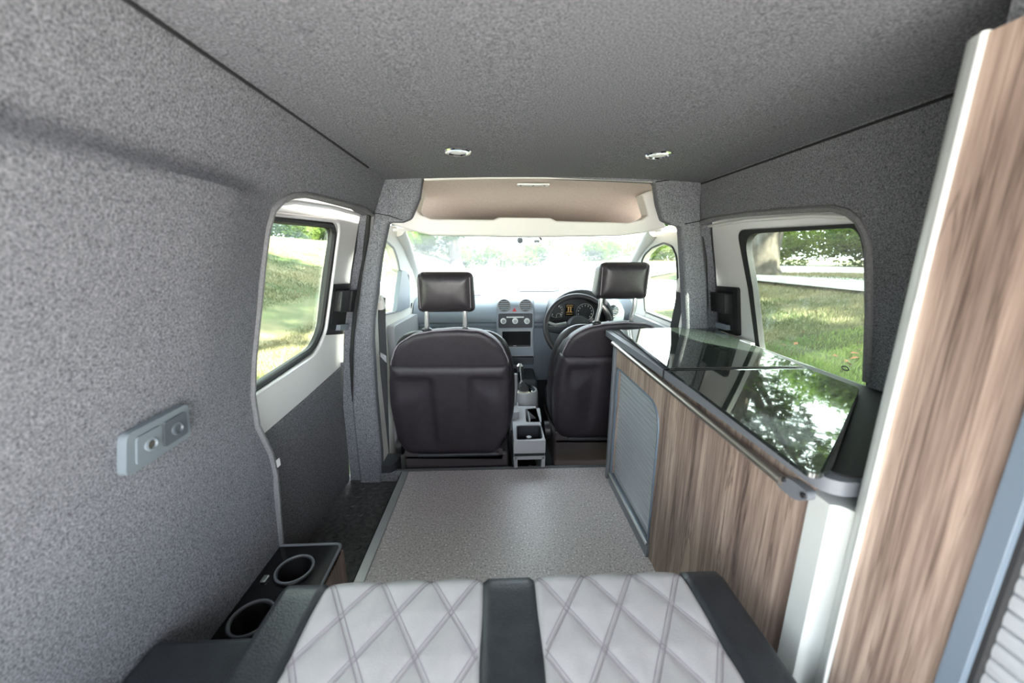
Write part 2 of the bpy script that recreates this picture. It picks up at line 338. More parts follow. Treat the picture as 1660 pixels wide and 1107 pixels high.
for px, py, lb in ((742, 245, 'round chrome ceiling downlight nearer the carpeted sliding door wall'), (1068, 250, 'round chrome ceiling downlight nearer the kitchen unit side')):
    p = P(px, py, 'z', 1.186); c = (p[0], p[1], 1.184+.008*0)
    t = thing('downlight', lb, 'ceiling light', c, 'ceiling downlights')
    mk('rim', Lt([(.023, -.001), (.027, -.004), (.034, -.0035), (.037, 0), (.037, .01)], c, n=32, cap=False), M['chrome'], t)
    mk('lens', Lt([(.0235, -.0012), (.012, -.0022), (.003, -.0025)], c, n=24), M['lamp'], t)

# ------------------------------------------------------------------ sliding doors
def vmid(a, b, t): return (a[0]+(b[0]-a[0])*t, a[1]+(b[1]-a[1])*t)
VD = [0, .15, .3, .45, .6, .7, .8, .9, 1.0, 1.06]
def grow(pts, k): c = (sum(p[0] for p in pts)/len(pts), sum(p[1] for p in pts)/len(pts)); return [(c[0]+(p[0]-c[0])*k, c[1]+(p[1]-c[1])*k) for p in pts]
gl = round_poly([hit(*p, XL, -.06) for p in ((372, 352), (441, 353), (543, 365), (520, 533), (506, 566), (409, 631), (372, 655))], [0, 0, .05, .03, .05, 0, 0])
dl = mk('door_1', sheet([(.62, -.11), (1.50, -.11), (1.50, 1.12), (.62, 1.12)], lmap(-.06, bl=False), .010,
    [grow(round_poly([hit(*p, XL, -.06) for p in ((370, 352), (441, 353), (543, 365), (520, 533), (506, 566), (409, 631), (370, 655))], [0, 0, .05, .03, .05, 0, 0]), 1.03)], (), VD), M['paint'], kind='structure', label='white painted sliding door with grass seen through its window', category='door')
mk('window_glass', sheet(grow(gl, 1.06), lmap(-.078, bl=False), .004, (), (), VD), M['glass'], dl)
mk('window_surround', sheet(grow(gl, 1.04), lmap(-.066, bl=False), .008, [grow(gl, .955)], (), VD), M['rubber'], dl)
mk('window_seal', T([(XL(z)-.060, y, z) for y, z in gl], .011, 8, True), M['rubber'], dl)
mk('window_reveal', T([(XL(z)-.05, y, z) for y, z in round_poly([hit(*p, XL, -.05) for p in ((372, 346), (446, 347), (552, 359), (528, 537), (512, 574), (409, 643), (372, 668))], [0, 0, .05, .03, .05, 0, 0])], .006, 8, True), M['paint'], dl)
lp_ = [hit(*p, XL, -.05) for p in ((572, 584), (560, 590), (500, 645), (428, 708))]
mk('carpet_panel', sheet([(1.475, -.06), (1.475, lp_[0][1]+.02)]+lp_+[(.70, lp_[-1][1]-.06), (.70, -.06)], lmap(-.05, bl=False), .02, (), (), VD), M['carpet_dark'], dl, bevel=.006)
mk('top_rail', T([(XL(z)-.047, y, z) for y, z in [hit(*p, XL, -.045) for p in ((440, 330), (480, 327), (540, 336), (598, 352))]], .007, 8), M['paint'], dl)
def latch(door, mp, side, off, px):
    o = [hit(*p, side, off) for p in px]
    mk('latch_bezel', sheet(round_poly(o, .012), mp(off), .012), M['black'], door, bevel=.004)
    c = [vmid(vmid(o[0], o[1], u), vmid(o[3], o[2], u), v) for u, v in ((.14, .1), (.86, .1), (.86, .9), (.14, .9))]
    s_ = .006 if side is XL else -.006
    mk('latch_recess', sheet(round_poly(c, .01), mp(off+s_*.35), .006), M['rubber'], door)
    for u0, u1, d in ((.18, .52, .026), (.55, .86, .034)):
        q = [vmid(vmid(o[0], o[1], u), vmid(o[3], o[2], u), v) for u, v in ((u0, .13), (u1, .13), (u1, .55), (u0, .55))]
        mk('latch_handle', sheet(round_poly(q, .006), mp(off+(d if side is XL else -d)), .03), M['black'], door, bevel=.006)
    q = [vmid(vmid(o[0], o[1], u), vmid(o[3], o[2], u), v) for u, v in ((.35, .80), (.75, .80), (.75, .92), (.35, .92))]
    mk('lock_button', sheet(round_poly(q, .004), mp(off+(.018 if side is XL else -.018)), .02), M['dash'], door, bevel=.003)
latch(dl, lambda o: lmap(o, bl=False), XL, -.048, ((537, 461), (573, 459), (565, 541), (529, 543)))
dr_ = mk('door_2', sheet([(.66, -.11), (1.50, -.11), (1.50, 1.10), (.66, 1.10)], rmap(.06), .010,
    [round_poly([hit(*p, XR, .06) for p in ((1199, 374), (1398, 363), (1414, 380), (1411, 655), (1229, 599))], [.03, .03, .02, 0, .05])], (), VD), M['paint'], kind='structure', label='white painted sliding door behind the kitchen worktop with a tree outside', category='door')
go = [hit(*p, XR, .055) for p in ((1197, 373), (1398, 362), (1416, 380), (1413, 660), (1228, 600))]
gi = [hit(*p, XR, .055) for p in ((1208, 379), (1394, 369), (1404, 410), (1403, 655), (1234, 595))]
mk('window_surround', sheet(round_poly(go, [.04, .04, .02, 0, .05]), rmap(.048), .022, [round_poly(gi, [.07, .075, .03, 0, .09], 10)], (), VD), M['rubber'], dr_, bevel=.003)
mk('window_glass', sheet(round_poly(go, [.04, .04, .02, 0, .05]), rmap(.062), .004, (), (), VD), M['glass'], dr_)
st = hit(1367, 597, XR, .055)
mk('glass_stamp', sheet([(st[0]+.012*math.cos(a), st[1]+.007*math.sin(a)) for a in frange(0, 2*math.pi, 15)[:-1]], rmap(.0605), .0008, [[(st[0]+.008*math.cos(a), st[1]+.0035*math.sin(a)) for a in frange(0, 2*math.pi, 15)[:-1]]]), M['black'], dr_)
latch(dr_, rmap, XR, .048, ((1153, 463), (1195, 466), (1197, 545), (1152, 532)))
mk('top_rail', T([(XR(z)+.04, y, z) for y, z in [hit(*p, XR, .04) for p in ((1140, 368), (1210, 357), (1320, 349), (1390, 352))]], .006, 8), M['paint'], dr_)

# ------------------------------------------------------------------ the cab: overhead shelf, pillars, cab doors, windscreen
sh = thing('overhead_shelf', 'pale moulded overhead shelf with beige lining above the windscreen', 'shelf', (.16, 1.7, 1.05))
q = lambda pts, y: [(float(P(a, b, 'y', y)[0]), float(P(a, b, 'y', y)[2])) for a, b in pts]
mk('lip', prism(q(((686, 304), (676, 340), (682, 348), (699, 355), (800, 356), (808, 352), (893, 353), (902, 358), (1017, 361), (1040, 356), (1051, 349), (1041, 314), (1057, 307), (1066, 330), (1080, 368), (1045, 377), (1015, 381), (860, 384), (699, 381), (668, 374), (630, 362), (660, 350), (672, 322), (680, 300)), 1.62), 'y', 1.62, 1.70), M['cream'], sh, bevel=.006)
def lin(u, v, d): return (u, v, 1.200-.010*((u-.17)/.4)**2-.13*ss(1.46, 2.05, v)*(v-1.46)/.55+d)
mk('liner', sheet([(-.46, 1.45), (.80, 1.45), (.80, 2.05), (-.46, 2.05)], lin, .02, (), frange(-.4, .7, 9), frange(1.5, 2.0, 9)), M['beige'], sh)
mk('roof_edge', T([(x, 1.466, 1.188+.010*(1-((x-.165)/.43)**2)) for x in frange(-.262, .592, 14)], .009, 8), M['cream'], sh)
br = P(864, 311, 'y', 1.58)
bz = lin(br[0], 1.58, 0)[2]
mk('bracket', B((br[0]-.065, 1.562, bz-.012), (br[0]+.065, 1.60, bz-.004)), M['white'], sh, bevel=.003)
for k in (-.05, 0, .045): mk('bracket_hole', Lt([(.0045, -.0135), (.0045, -.010)], (br[0]+k, 1.572, bz), n=10), M['black'], sh)
mk('shelf_floor', prism([(1.66, 1.014), (2.12, 1.046), (2.12, 1.058), (1.66, 1.026)], 'x', -.44, .80), M['cream'], sh)
mk('trim_6', B((-.52, 1.45, 1.235), (.86, 2.2, 1.26)), M['cream'], kind='structure', label='outer roof skin over the cab', category='roof')

XCL, XCR = -.505, .835
cdl = [(float(P(a, b, 'x', XCL)[1]), float(P(a, b, 'x', XCL)[2])) for a, b in ((616, 396), (627, 392), (638, 402), (644, 420), (647, 438), (662, 445), (661, 498), (638, 506), (612, 512))]
cdl = [(min(max(y, 1.58), 2.3), z) for y, z in cdl]
d3 = mk('door_3', prism([(1.49, -.1), (2.40, -.1), (2.40, .70), (2.10, 1.055), (1.49, 1.055)], 'x', XCL-.04, XCL, [round_poly(cdl, .02)]), M['cream'], bevel=.008, kind='structure', label='pale passenger cab door seen past the black seat beside the bulkhead pillar', category='door')
mk('window_glass', prism([(1.55, .6), (2.25, .6), (2.12, .98), (1.55, 1.0)], 'x', XCL-.032, XCL-.028), M['glass'], d3)
sp = [(float(P(a, b, 'x', XCL)[1]), float(P(a, b, 'x', XCL)[2])) for a, b in ((648, 438), (656, 440), (661, 462), (661, 498), (646, 505), (639, 506))]
mk('sail_panel', prism(round_poly(sp, .01), 'x', XCL-.01, XCL+.012), M['dash'], d3, bevel=.006)
mk('window_trim', T([(XCL, y, z) for y, z in round_poly(cdl, .02)], .006, 8, True), M['console'], d3)
mk('door_card', prism(round_poly([(1.68, 0), (2.2, 0), (2.2, .58), (1.68, .60)], .03), 'x', XCL, XCL+.035), M['console'], d3, bevel=.015)
mk('arm_ledge', B((XCL, 1.74, .40), (XCL+.07, 2.15, .45)), M['cream'], d3, bevel=.015)
cdr = [(float(P(a, b, 'x', XCR)[1]), float(P(a, b, 'x', XCR)[2])) for a, b in ((1040, 424), (1045, 413), (1056, 402), (1076, 394), (1090, 400), (1097, 416), (1099, 454), (1094, 524), (1046, 505))]
d4 = mk('door_4', prism([(1.49, -.1), (2.40, -.1), (2.40, .70), (2.10, 1.055), (1.49, 1.055)], 'x', XCR, XCR+.04, [round_poly(cdr, .02)]), M['cream'], bevel=.008, kind='structure', label='pale driver cab door with a wing mirror outside its arched window', category='door')
mk('window_glass', prism([(1.5, .58), (2.3, .58), (2.15, .98), (1.5, 1.0)], 'x', XCR+.028, XCR+.032), M['glass'], d4)
mk('window_trim', T([(XCR, y, z) for y, z in round_poly(cdr, .02)], .005, 8, True), M['black'], d4)
mk('door_card', prism(round_poly([(1.6, 0), (2.2, 0), (2.2, .58), (1.6, .58)], .03), 'x', XCR-.035, XCR), M['console'], d4, bevel=.015)
ws = thing('window_1', 'hazy sunlit windscreen ahead of the dashboard', 'window', (.16, 2.5, .66)); ws['kind'] = 'structure'
def wmap(u, v, d): return (u, 2.06+.72*v-.10*((u-.165)/.7)**2, 1.070-.415*v+d)
mk('window_glass', sheet([(-.53, 0), (.86, 0), (.86, 1), (-.53, 1)], wmap, .005, (), frange(-.45, .78, 12), (.25, .5, .75)), M['windscreen'], ws)
mk('top_band', sheet([(-.53, 0), (.86, 0), (.86, .05), (-.53, .05)], lambda u, v, d: tuple(Vector(wmap(u, v, d))+Vector((0, 0, .007))), .01, (), frange(-.45, .78, 12)), M['black'], ws)
for s_, x in ((-1, XCL), (1, XCR)):                 # A pillars
    pts = [(x-s_*.005, 1.98, 1.04), (x+s_*.0, 2.12, .98), (x+s_*.02, 2.4, .80), (x+s_*.03, 2.62, .66)]
    mk('trim_7' if s_ < 0 else 'trim_8', T(pts, .035, 10), M['cream'], kind='structure', label='slim pale windscreen pillar beside the passenger door' if s_ < 0 else 'slim pale windscreen pillar beside the driver door', category='pillar')
mm = thing('mirror_mount', 'small black bracket hanging at the top edge of the windscreen', 'bracket', P(874, 386, 'y', 2.0))
a = P(874, 383, 'y', 2.0); mk('stem', T([a+np.array([0, 0, .012]), a, P(878, 389, 'y', 2.0)], .006, 8), M['black'], mm)
mk('clip', B(P(866, 393, 'y', 2.0), P(874, 389, 'y', 2.02)), M['dash'], mm, bevel=.003)
a = P(843, 389, 'y', 2.02); mm2 = thing('rain_sensor', 'small grey round sensor at the top middle of the windscreen', 'sensor', a)
mk('housing', Lt([(.016, 0), (.014, .012), (.006, .014)], a, (0, -.6, -.8), 16), M['dash'], mm2); mk('foot', B(a+np.array([-.012, .004, -.002]), a+np.array([.012, .02, .012])), M['black'], mm2, bevel=.003)

# dashboard
da = thing('dashboard', 'grey-blue dashboard across the cab with round vents and centre radio stack', 'dashboard', (.16, 2.3, .1))
def profile(pts, x0, x1, nx=8, fy=lambda x: 0):
    bm = bmesh.new(); rows = []
    for x in frange(x0, x1, nx): rows.append([bm.verts.new((x, y+fy(x), z)) for y, z in pts])
    for A, C in zip(rows, rows[1:]):
        for k in range(len(pts)): bm.faces.new((A[k-1], A[k], C[k], C[k-1]))
    bm.faces.new(rows[0]); bm.faces.new(list(reversed(rows[-1]))); return bm
bow = lambda x: -.0+.12*((x-.16)/.66)**2*0
dp = [(2.76, .655), (2.6, .668), (2.42, .668), (2.30, .652), (2.235, .625), (2.20, .585), (2.19, .55), (2.195, .525), (2.225, .512), (2.225, .495), (2.19, .485), (2.20, .40), (2.26, .28), (2.36, .1), (2.76, .1)]
mk('toe_board', B((-.56, 2.42, -.14), (.88, 2.46, .30)), M['dash_dark'], da)
mk('tunnel', B((.02, 2.06, -.13), (.235, 2.4, .20)), M['dash_dark'], da, bevel=.02)
mk('dash_body', profile(dp, -.50, .83, 10), M['dash'], da, smooth=50)
F_ = 2.13
st_ = [(P(a, 540, 'y', F_)[0]) for a in (805, 866)]
sx0, sx1 = st_
mk('centre_stack', profile([(2.35, .672), (2.22, .672), (F_+.03, .655), (F_+.005, .63), (F_, .60), (F_-.004, .36), (F_+.0, .33), (2.35, .27)], sx0, sx1, 3), M['dash'], da, smooth=50, bevel=.008)
zz = lambda py: float(P(834, py, 'y', F_)[2])
xx = lambda px: float(P(px, 520, 'y', F_)[0])
def vent(px, py, y, r, mounts=True):
    c = P(px, py, 'y', y); v = mk('air_vent', Lt([(r*.86, .004), (r*.9, -.006), (r, -.008), (r*1.1, -.002), (r*1.12, .02)], c, (0, 1, 0), 28, False), M['console'], da)
    mk('vent_well', Lt([(r*.9, .002), (r*.88, .008)], c, (0, 1, 0), 24), M['black'], v)
    sl_ = None
    for k in range(5):
        z = c[2]+r*.62*(k-2)/2; hw = math.sqrt(max(r*r*.7-(z-c[2])**2, 1e-5))
        mk('vent_slat', B((c[0]-hw, y-.007, z-.0022), (c[0]+hw, y+.002, z+.0022)), M['dash'] if k != 2 else M['console'], v)
vent(817, 495, F_-.004, .036); vent(852, 495, F_-.004, .036)
hz = P(834, 502, 'y', F_-.004); hb = mk('hazard_button', prism([(hz[0]-.012, hz[2]-.010), (hz[0]+.012, hz[2]-.010), (hz[0], hz[2]+.012)], 'y', F_-.010, F_+.004), M['red'], da, label='red triangular hazard button', bevel=.002)
cpn = mk('climate_panel', prism(round_poly([(xx(808), zz(508)), (xx(863), zz(508)), (xx(863), zz(531)), (xx(808), zz(531))], .008), 'y', F_-.010, F_+.004), M['dash_dark'], da, bevel=.002)
mk('panel_strip', B((xx(821), F_-.012, zz(514.6)), (xx(849), F_-.009, zz(512.6))), M['print'], cpn)
for k, px in enumerate((816, 835, 854)):
    c = P(px, 520, 'y', F_-.010)
    mk('knob', Lt([(.017, 0), (.0165, -.014), (.013, -.017)], c, (0, 1, 0), 20), M['white'], cpn); mk('knob_face', Lt([(.011, -.0165), (.010, -.019)], c, (0, 1, 0), 18), M['console'], cpn)
for px in (825, 845): mk('panel_button', B((xx(px-3), F_-.013, zz(524)), (xx(px+3), F_-.009, zz(516))), M['black'], cpn, bevel=.001)
rs = mk('radio_surround', prism(round_poly([(xx(810), zz(534)), (xx(863), zz(534)), (xx(863), zz(563)), (xx(810), zz(563))], .006), 'y', F_-.010, F_+.004), M['console'], da, bevel=.002)
mk('radio_screen', prism(round_poly([(xx(814), zz(536.5)), (xx(860), zz(536.5)), (xx(860), zz(561)), (xx(814), zz(561))], .004), 'y', F_-.014, F_-.006), M['screen'], rs)
mk('radio_keys', B((xx(814.5), F_-.0152, zz(560.3)), (xx(859.5), F_-.0135, zz(558.8))), M['dash_dark'], rs)
mk('radio_badge', B((xx(832), F_-.0160, zz(559.8)), (xx(837), F_-.0145, zz(559.2))), M['print'], rs)
mk('ashtray_flap', B((xx(826), F_+.0, zz(578)), (xx(866), F_+.05, zz(569))), M['console'], da, bevel=.004)
mk('lower_shelf', B((xx(826), F_+.01, zz(592)), (xx(866), F_+.06, zz(580))), M['dash_dark'], da, bevel=.004)
for x0, x1, py in ((690, 756, 468.6), (842, 900, 468.6)):
    mk('demist_slot', B((P(x0, 470, 'y', 2.62)[0], 2.60, .668), (P(x1, 470, 'y', 2.62)[0], 2.63, .672)), M['black'], da)
a = P(772, 481, 'y', 2.4); mk('dash_slot', B((a[0]-.03, 2.36, .666), (a[0]+.03, 2.375, .671)), M['black'], da)
# instrument binnacle
bc = P(940, 517, 'y', 2.12); 
def arch(rx, rz, a0, a1, n=20): return [(bc[0]+rx*math.cos(t), bc[2]+rz*math.sin(t)) for t in frange(math.radians(a0), math.radians(a1), n)]
mk('binnacle_hood', prism(arch(.195, .172, -12, 192)+list(reversed(arch(.172, .132, -12, 192))), 'y', 2.10, 2.30), M['dash_dark'], da, bevel=.01)
ic = mk('instrument_cluster', prism(arch(.175, .135, -14, 194), 'y', 2.19, 2.24), M['black'], da)
for px, py, r in ((902, 504, .042), (948, 506, .054)):
    c = P(px, py, 'y', 2.19)
    dial = mk('dial_ring', Lt([(r*.92, -.002), (r*.96, -.008), (r, -.002)], c, (0, 1, 0), 32, False), M['print'], ic)
    bm = bmesh.new()
    for k in range(11):
        an = math.radians(220-k*26); box(bm, (c[0]+r*.75*math.cos(an)-.002, 2.184, c[2]+r*.75*math.sin(an)-.004), (c[0]+r*.75*math.cos(an)+.002, 2.188, c[2]+r*.75*math.sin(an)+.004))
    mk('dial_marks', bm, M['print'], ic)
c = P(906, 512, 'y', 2.19); mk('dial_ring', Lt([(.014, -.002), (.016, -.006), (.018, -.002)], c, (0, 1, 0), 20, False), M['print'], ic)
c = P(923, 502, 'y', 2.19); sc_ = mk('trip_display', B((c[0]-.026, 2.184, c[2]-.036), (c[0]+.026, 2.189, c[2]+.034)), M['screen'], ic, label='small amber trip display')
bm = bmesh.new()
for dz in (-.026, -.014, .018, .028): box(bm, (c[0]-.020, 2.182, c[2]+dz-.0015), (c[0]+.020, 2.1835, c[2]+dz+.0015))
for dx in (-.008, .006): box(bm, (c[0]+dx-.003, 2.182, c[2]-.012), (c[0]+dx+.004, 2.1835, c[2]+.016))
mk('display_print', bm, M['amber'], ic)
vent(993, 504, 2.17, .036)
c = P(883, 521, 'y', 2.1); mk('indicator_stalk', T([c+np.array([.10, .05, .01]), c+np.array([.02, 0, 0]), c], [.008, .008, .011], 8), M['black'], da)
# steering wheel
wc = Vector(P(938, 531, 'y', 1.99)); wt = thing('steering_wheel', 'black leather steering wheel behind the driver seat headrest', 'steering wheel', wc)
tilt = Matrix.Rotation(math.radians(-24), 3, 'X')
def wp(x, z, y=0): return wc+tilt @ Vector((x, y, z))
mk('rim', T([wp(.182*math.cos(t), .182*math.sin(t)) for t in frange(0, 2*math.pi, 48)[:-1]], .0155, 12, True), M['leather'], wt)
bm = bmesh.new(); lathe(bm, [(.068, .03), (.07, -.005), (.055, -.025), (.02, -.03)], wc, tilt @ Vector((0, 1, 0)), 24); mk('hub', bm, M['dash_dark'], wt)
for s_ in (-1, 1):
    mk('spoke', T([wp(s_*.05, -.005, .005), wp(s_*.11, -.012, .012), wp(s_*.178, -.004, 0)], [.026, .019, .016], 8), M['dash_dark'], wt)
    mk('spoke_inlay', T([wp(s_*.07, .02, -.018), wp(s_*.13, .012, -.008), wp(s_*.168, .03, -.008)], [.010, .009, .007], 8), M['alu'], wt)
mk('lower_spoke', T([wp(0, -.05), wp(0, -.175)], [.03, .02], 8), M['dash_dark'], wt)
mk('column', T([wp(0, 0, .03), wc+Vector((0, .2, -.06))], .05, 12), M['dash_dark'], wt)
# centre console with gear selector and handbrake
cn = thing('centre_console', 'mid grey plastic console between the seats with cup holder and gear selector', 'console', (.14, 1.7, -.12))
cx0, cx1 = .067, .207
ct = .125
def zrect(pxs, z, r): return round_poly([tuple(P(a, b, 'z', z)[:2]) for a, b in pxs], r)
cup = zrect(((837, 689), (877, 688), (880, 711), (837, 713)), ct, .018); tray = zrect(((851, 663), (875, 661), (878, 684), (853, 684)), ct, .008)
y0 = min(p[1] for p in cup)-.012
mk('top_tray', prism([(cx0, y0), (cx1, y0), (cx1-.005, 1.86), (cx0+.005, 1.86)], 'z', ct-.06, ct, [cup, tray]), M['console'], cn, bevel=.005)
mk('tray_floor', B((cx0+.004, y0+.004, ct-.085), (cx1-.004, 1.86, ct-.06)), M['rubber'], cn)
mk('body', prism([(y0, ct-.075), (y0, .035), (1.80, .035), (1.80, -.12), (2.2, -.12), (2.2, .12), (1.87, ct-.075)], 'x', cx0, cx1), M['console'], cn)
for x in (cx0, cx1-.018): mk('foot', B((x, y0, -.12), (x+.018, y0+.30, .05)), M['console'], cn, bevel=.004)
cc_ = (sum(p[0] for p in cup)/len(cup), sum(p[1] for p in cup)/len(cup))
mk('cup_well', prism([(cc_[0]+(x-cc_[0])*1.0, cc_[1]+(y-cc_[1])*1.0) for x, y in cup], 'z', ct-.070, ct-.005, [[(cc_[0]+(x-cc_[0])*.94, cc_[1]+(y-cc_[1])*.94) for x, y in cup]]), M['dash_dark'], cn)
mk('cup_post', Lt([(.012, -.06), (.010, -.02), (.012, -.015)], (P(857, 700, 'z', ct)[0], P(857, 703, 'z', ct)[1], ct), n=14), M['console'], cn)
mk('tray_divider', B((P(858, 675, 'z', ct)[0]-.003, tray[0][1]-.11, ct-.05), (P(858, 675, 'z', ct)[0]+.003, tray[0][1]-.0, ct-.004)), M['console'], cn, bevel=.002)
g = P(850, 635, 'y', 1.98)
mk('selector_collar', Lt([(.085, -.09), (.082, .0), (.076, .015), (.02, .018)], (g[0]-.005, 1.98, g[2]), n=32), M['console'], cn)
mk('selector_plate', Lt([(.066, .016), (.06, .022), (.02, .023)], (g[0]-.005, 1.98, g[2]), n=32), M['chrome'], cn)
k0 = P(845, 622, 'y', 1.98); k1 = P(843, 592, 'y', 1.96)
mk('gear_gaiter', Lt([(.045, .018), (.034, .04), (.02, .055), (.012, .06)], (g[0]-.01, 1.98, g[2]), n=16), M['leather'], cn)
kn = mk('gear_knob', T([k0, k0*.45+k1*.55, k1*.85+k0*.15, k1, k1+np.array([0, 0, .010])], [.012, .015, .022, .020, .008], 14), M['chrome'], cn)
h0, h1 = P(832, 655, 'y', 1.80), P(835, 606, 'y', 1.80)
mk('handbrake_lever', T([h0+np.array([0, .02, -.05]), h0, h0*.3+h1*.7, h1], [.020, .019, .017, .012], 12), M['console'], cn)
mk('handbrake_boot', prism(round_poly([(h0[0]-.03, 1.70), (h0[0]+.025, 1.70), (h0[0]+.025, 1.84), (h0[0]-.03, 1.84)], .015), 'z', ct-.06, ct+.035), M['console'], cn, bevel=.012)
tb = bmesh.new(); c = P(858, 737, 'y', 1.56); bmesh.ops.create_icosphere(tb, subdivisions=3, radius=.03)
for v in tb.verts: v.co = Vector((v.co.x*1.25, v.co.y*.8, v.co.z*.8))*(1+.25*math.sin(v.co.x*190+v.co.y*140)*math.cos(v.co.z*170)); v.co += Vector((c[0]-.005, 1.58, -.09))
mk('crumpled_tissue', tb, M['tissue'], smooth=20, label='crumpled white tissue lying under the console end', category='tissue')

# ------------------------------------------------------------------ front seats (built once, copied for the driver)
def sq(px, py, y): p = P(px, py, 'y', y); return (float(p[0]), float(p[2]))
Y0, ZB, LEAN = 1.515, .03, .21
SCX = -.19
def lean(x, y, z): return (x, y-(z-ZB)*LEAN, z)
def seaty(z): return Y0-(z-ZB)*LEAN
def spt(px, py):                                    # photograph point on the leaning seat back
    z = .4
    for _ in range(20): z = float(P(px, py, 'y', seaty(z))[2])
    return (float(P(px, py, 'y', seaty(z))[0]), z)
def pillow(outl, t, rad, extra=lambda x, z: 0, n=22, depth=.05, y_off=0):
    xs = [p[0] for p in outl]; zs = [p[1] for p in outl]
    def mp(u, v, d):
        if d: return lean(u, Y0+y_off+d, v)
        e = min(edge_dist((u, v), outl)/rad, 1); k = math.sqrt(max(1-(1-e)**2, 0))
        return lean(u, Y0+y_off-t*k+extra(u, v)*min(e, 1), v)
    return sheet(outl, mp, depth, (), frange(min(xs), max(xs), n)[1:-1], frange(min(zs), max(zs), n)[1:-1])
seat = thing('front_seat', 'black leather passenger seat whose whole back shows beside the console', 'car seat', (SCX, 1.7, -.12), 'front seats')
pan = round_poly([spt(632, 590), spt(825, 588), spt(829, 640), spt(824, 700), spt(806, 734), spt(662, 734), spt(646, 715), spt(631, 650)], [.02, .02, .1, .05, .05, .05, .05, .1], 6)
def groove(x, z):                                   # two T-shaped pressed recesses
    a = 0
    for s_ in (-1, 1):
        dx = (x-SCX-.002)*s_
        leg = (1-ss(.085, .17, dx))*ss(.09, .2, z); arm = ss(.31, .42, z)*(1-ss(.19, .225, dx))
        a = max(a, ss(.066, .082, dx)*ss(.446, .432, z)*max(leg, arm))
    return .013*a
mk('back_panel', pillow(pan, .03, .045, groove, 46), M['leather_back'], seat, smooth=60)
up = round_poly([spt(634, 587), spt(642, 560), spt(668, 543), spt(700, 537), spt(740, 534), spt(780, 537), spt(800, 548), spt(814, 562), spt(824, 584), spt(824, 600), spt(634, 600)], [.01, .03, .03, .02, .0, .02, .02, .03, .01, 0, 0], 4)
mk('upper_cover', pillow(up, .016, .02, n=20, y_off=.004), M['leather_back'], seat, smooth=60)
def ring(z, w, d, yc, n=28, e=3.2):
    return [(SCX+w/2*math.copysign(abs(math.cos(t))**(2/e), math.cos(t)), yc+d/2*math.copysign(abs(math.sin(t))**(2/e), math.sin(t)), z) for t in frange(0, 2*math.pi, n)[:-1]]
def loft(rings):
    bm = bmesh.new(); rs = [[bm.verts.new(p) for p in r] for r in rings]; n = len(rs[0])
    for A, C in zip(rs, rs[1:]):
        for k in range(n): bm.faces.new((A[k], A[(k+1) % n], C[(k+1) % n], C[k]))
    bm.faces.new(rs[0]); bm.faces.new(list(reversed(rs[-1]))); return bm
mk('backrest', loft([ring(z, w_, d_, seaty(z)+.085) for z, w_, d_ in ((.06, .40, .08), (.08, .45, .12), (.2, .475, .13), (.35, .49, .135), (.44, .50, .14), (.50, .475, .13), (.545, .43, .12), (.575, .36, .10), (.597, .26, .07), (.603, .16, .03))]), M['leather'], seat, smooth=70)
for s_ in (-1, 1):                                  # side bolsters reach forward
    ctl = [(.216, .10, .15, .030), (.224, .24, .155, .042), (.222, .40, .15, .043), (.210, .49, .14, .040), (.192, .552, .13, .033), (.150, .590, .115, .024), (.09, .606, .095, .012)]
    pts, rad = [], []
    for i in range(len(ctl)-1):
        p0, p1, p2, p3 = (ctl[min(max(j, 0), len(ctl)-1)] for j in (i-1, i, i+1, i+2))
        for t in (0, .25, .5, .75):
            q_ = [.5*(2*b_+(c_-a_)*t+(2*a_-5*b_+4*c_-d_)*t*t+(3*b_-a_-3*c_+d_)*t**3) for a_, b_, c_, d_ in zip(p0, p1, p2, p3)]
            pts.append((SCX+s_*q_[0], seaty(q_[1])+q_[2]-.02, q_[1])); rad.append(q_[3])
    mk('side_bolster', T(pts, rad, 14), M['leather'], seat, smooth=180)
pipe = [lean(x, Y0+.002, z) for x, z in up[:-2]]
mk('piping', T(pipe, .0028, 6), M['thread'], seat)
HY = seaty(.77)-.005
hx = [float(P(a, 475, 'y', HY)[0]) for a in (671, 769)]; hzv = [float(P(720, b, 'y', HY)[2]) for b in (509, 441)]
ho = round_poly([(hx[0], hzv[0]), (hx[1], hzv[0]), (hx[1]-.004, hzv[1]), (hx[0]+.010, hzv[1])], .025, 6)
cxh, czh = (hx[0]+hx[1])/2, (hzv[0]+hzv[1])/2
def hmap(u, v, d):
    if d: return (cxh+(u-cxh)*.93, HY+.125-.16*(v-czh), czh+(v-czh)*.90)
    e = min(edge_dist((u, v), ho)/.040, 1); k = math.sqrt(max(1-(1-e)**2, 0)); e2 = min(edge_dist((u, v), ho)/.09, 1)
    return (u, HY+.040-.034*k-.010*e2*(2-e2)-.16*(v-czh), v)
bm = sheet(ho, hmap, 1, (), frange(hx[0], hx[1], 26)[1:-1], frange(hzv[0], hzv[1], 20)[1:-1])
hd = mk('headrest', bm, M['leather'], seat, smooth=80)
for xs_ in (hx[0]+.016, hx[1]-.016):
    mk('stitch_line', T([(xs_, hmap(xs_, z, 0)[1]-.0005, z) for z in frange(hzv[0]+.02, hzv[1]-.02, 6)], .0016, 6), M['thread'], hd)
for px in (692, 754):
    t0 = P(px, 512, 'y', HY+.05); t1 = P(px, 536, 'y', HY+.07)
    mk('post', T([t1-np.array([0, 0, .03]), t1, t0, t0+np.array([0, 0, .05])], .0095, 12), M['post_steel'], seat)
    mk('post_collar', Lt([(.019, -.004), (.019, .003), (.012, .008), (.008, .009)], (t1[0], t1[1], t1[2]+.004), n=18), M['black'], seat)
mk('seat_cushion', loft([ring(z, w_, d_, 1.80) for z, w_, d_ in ((.02, .42, .46), (.06, .47, .5), (.16, .48, .5), (.20, .44, .46))]), M['leather'], seat, smooth=60)
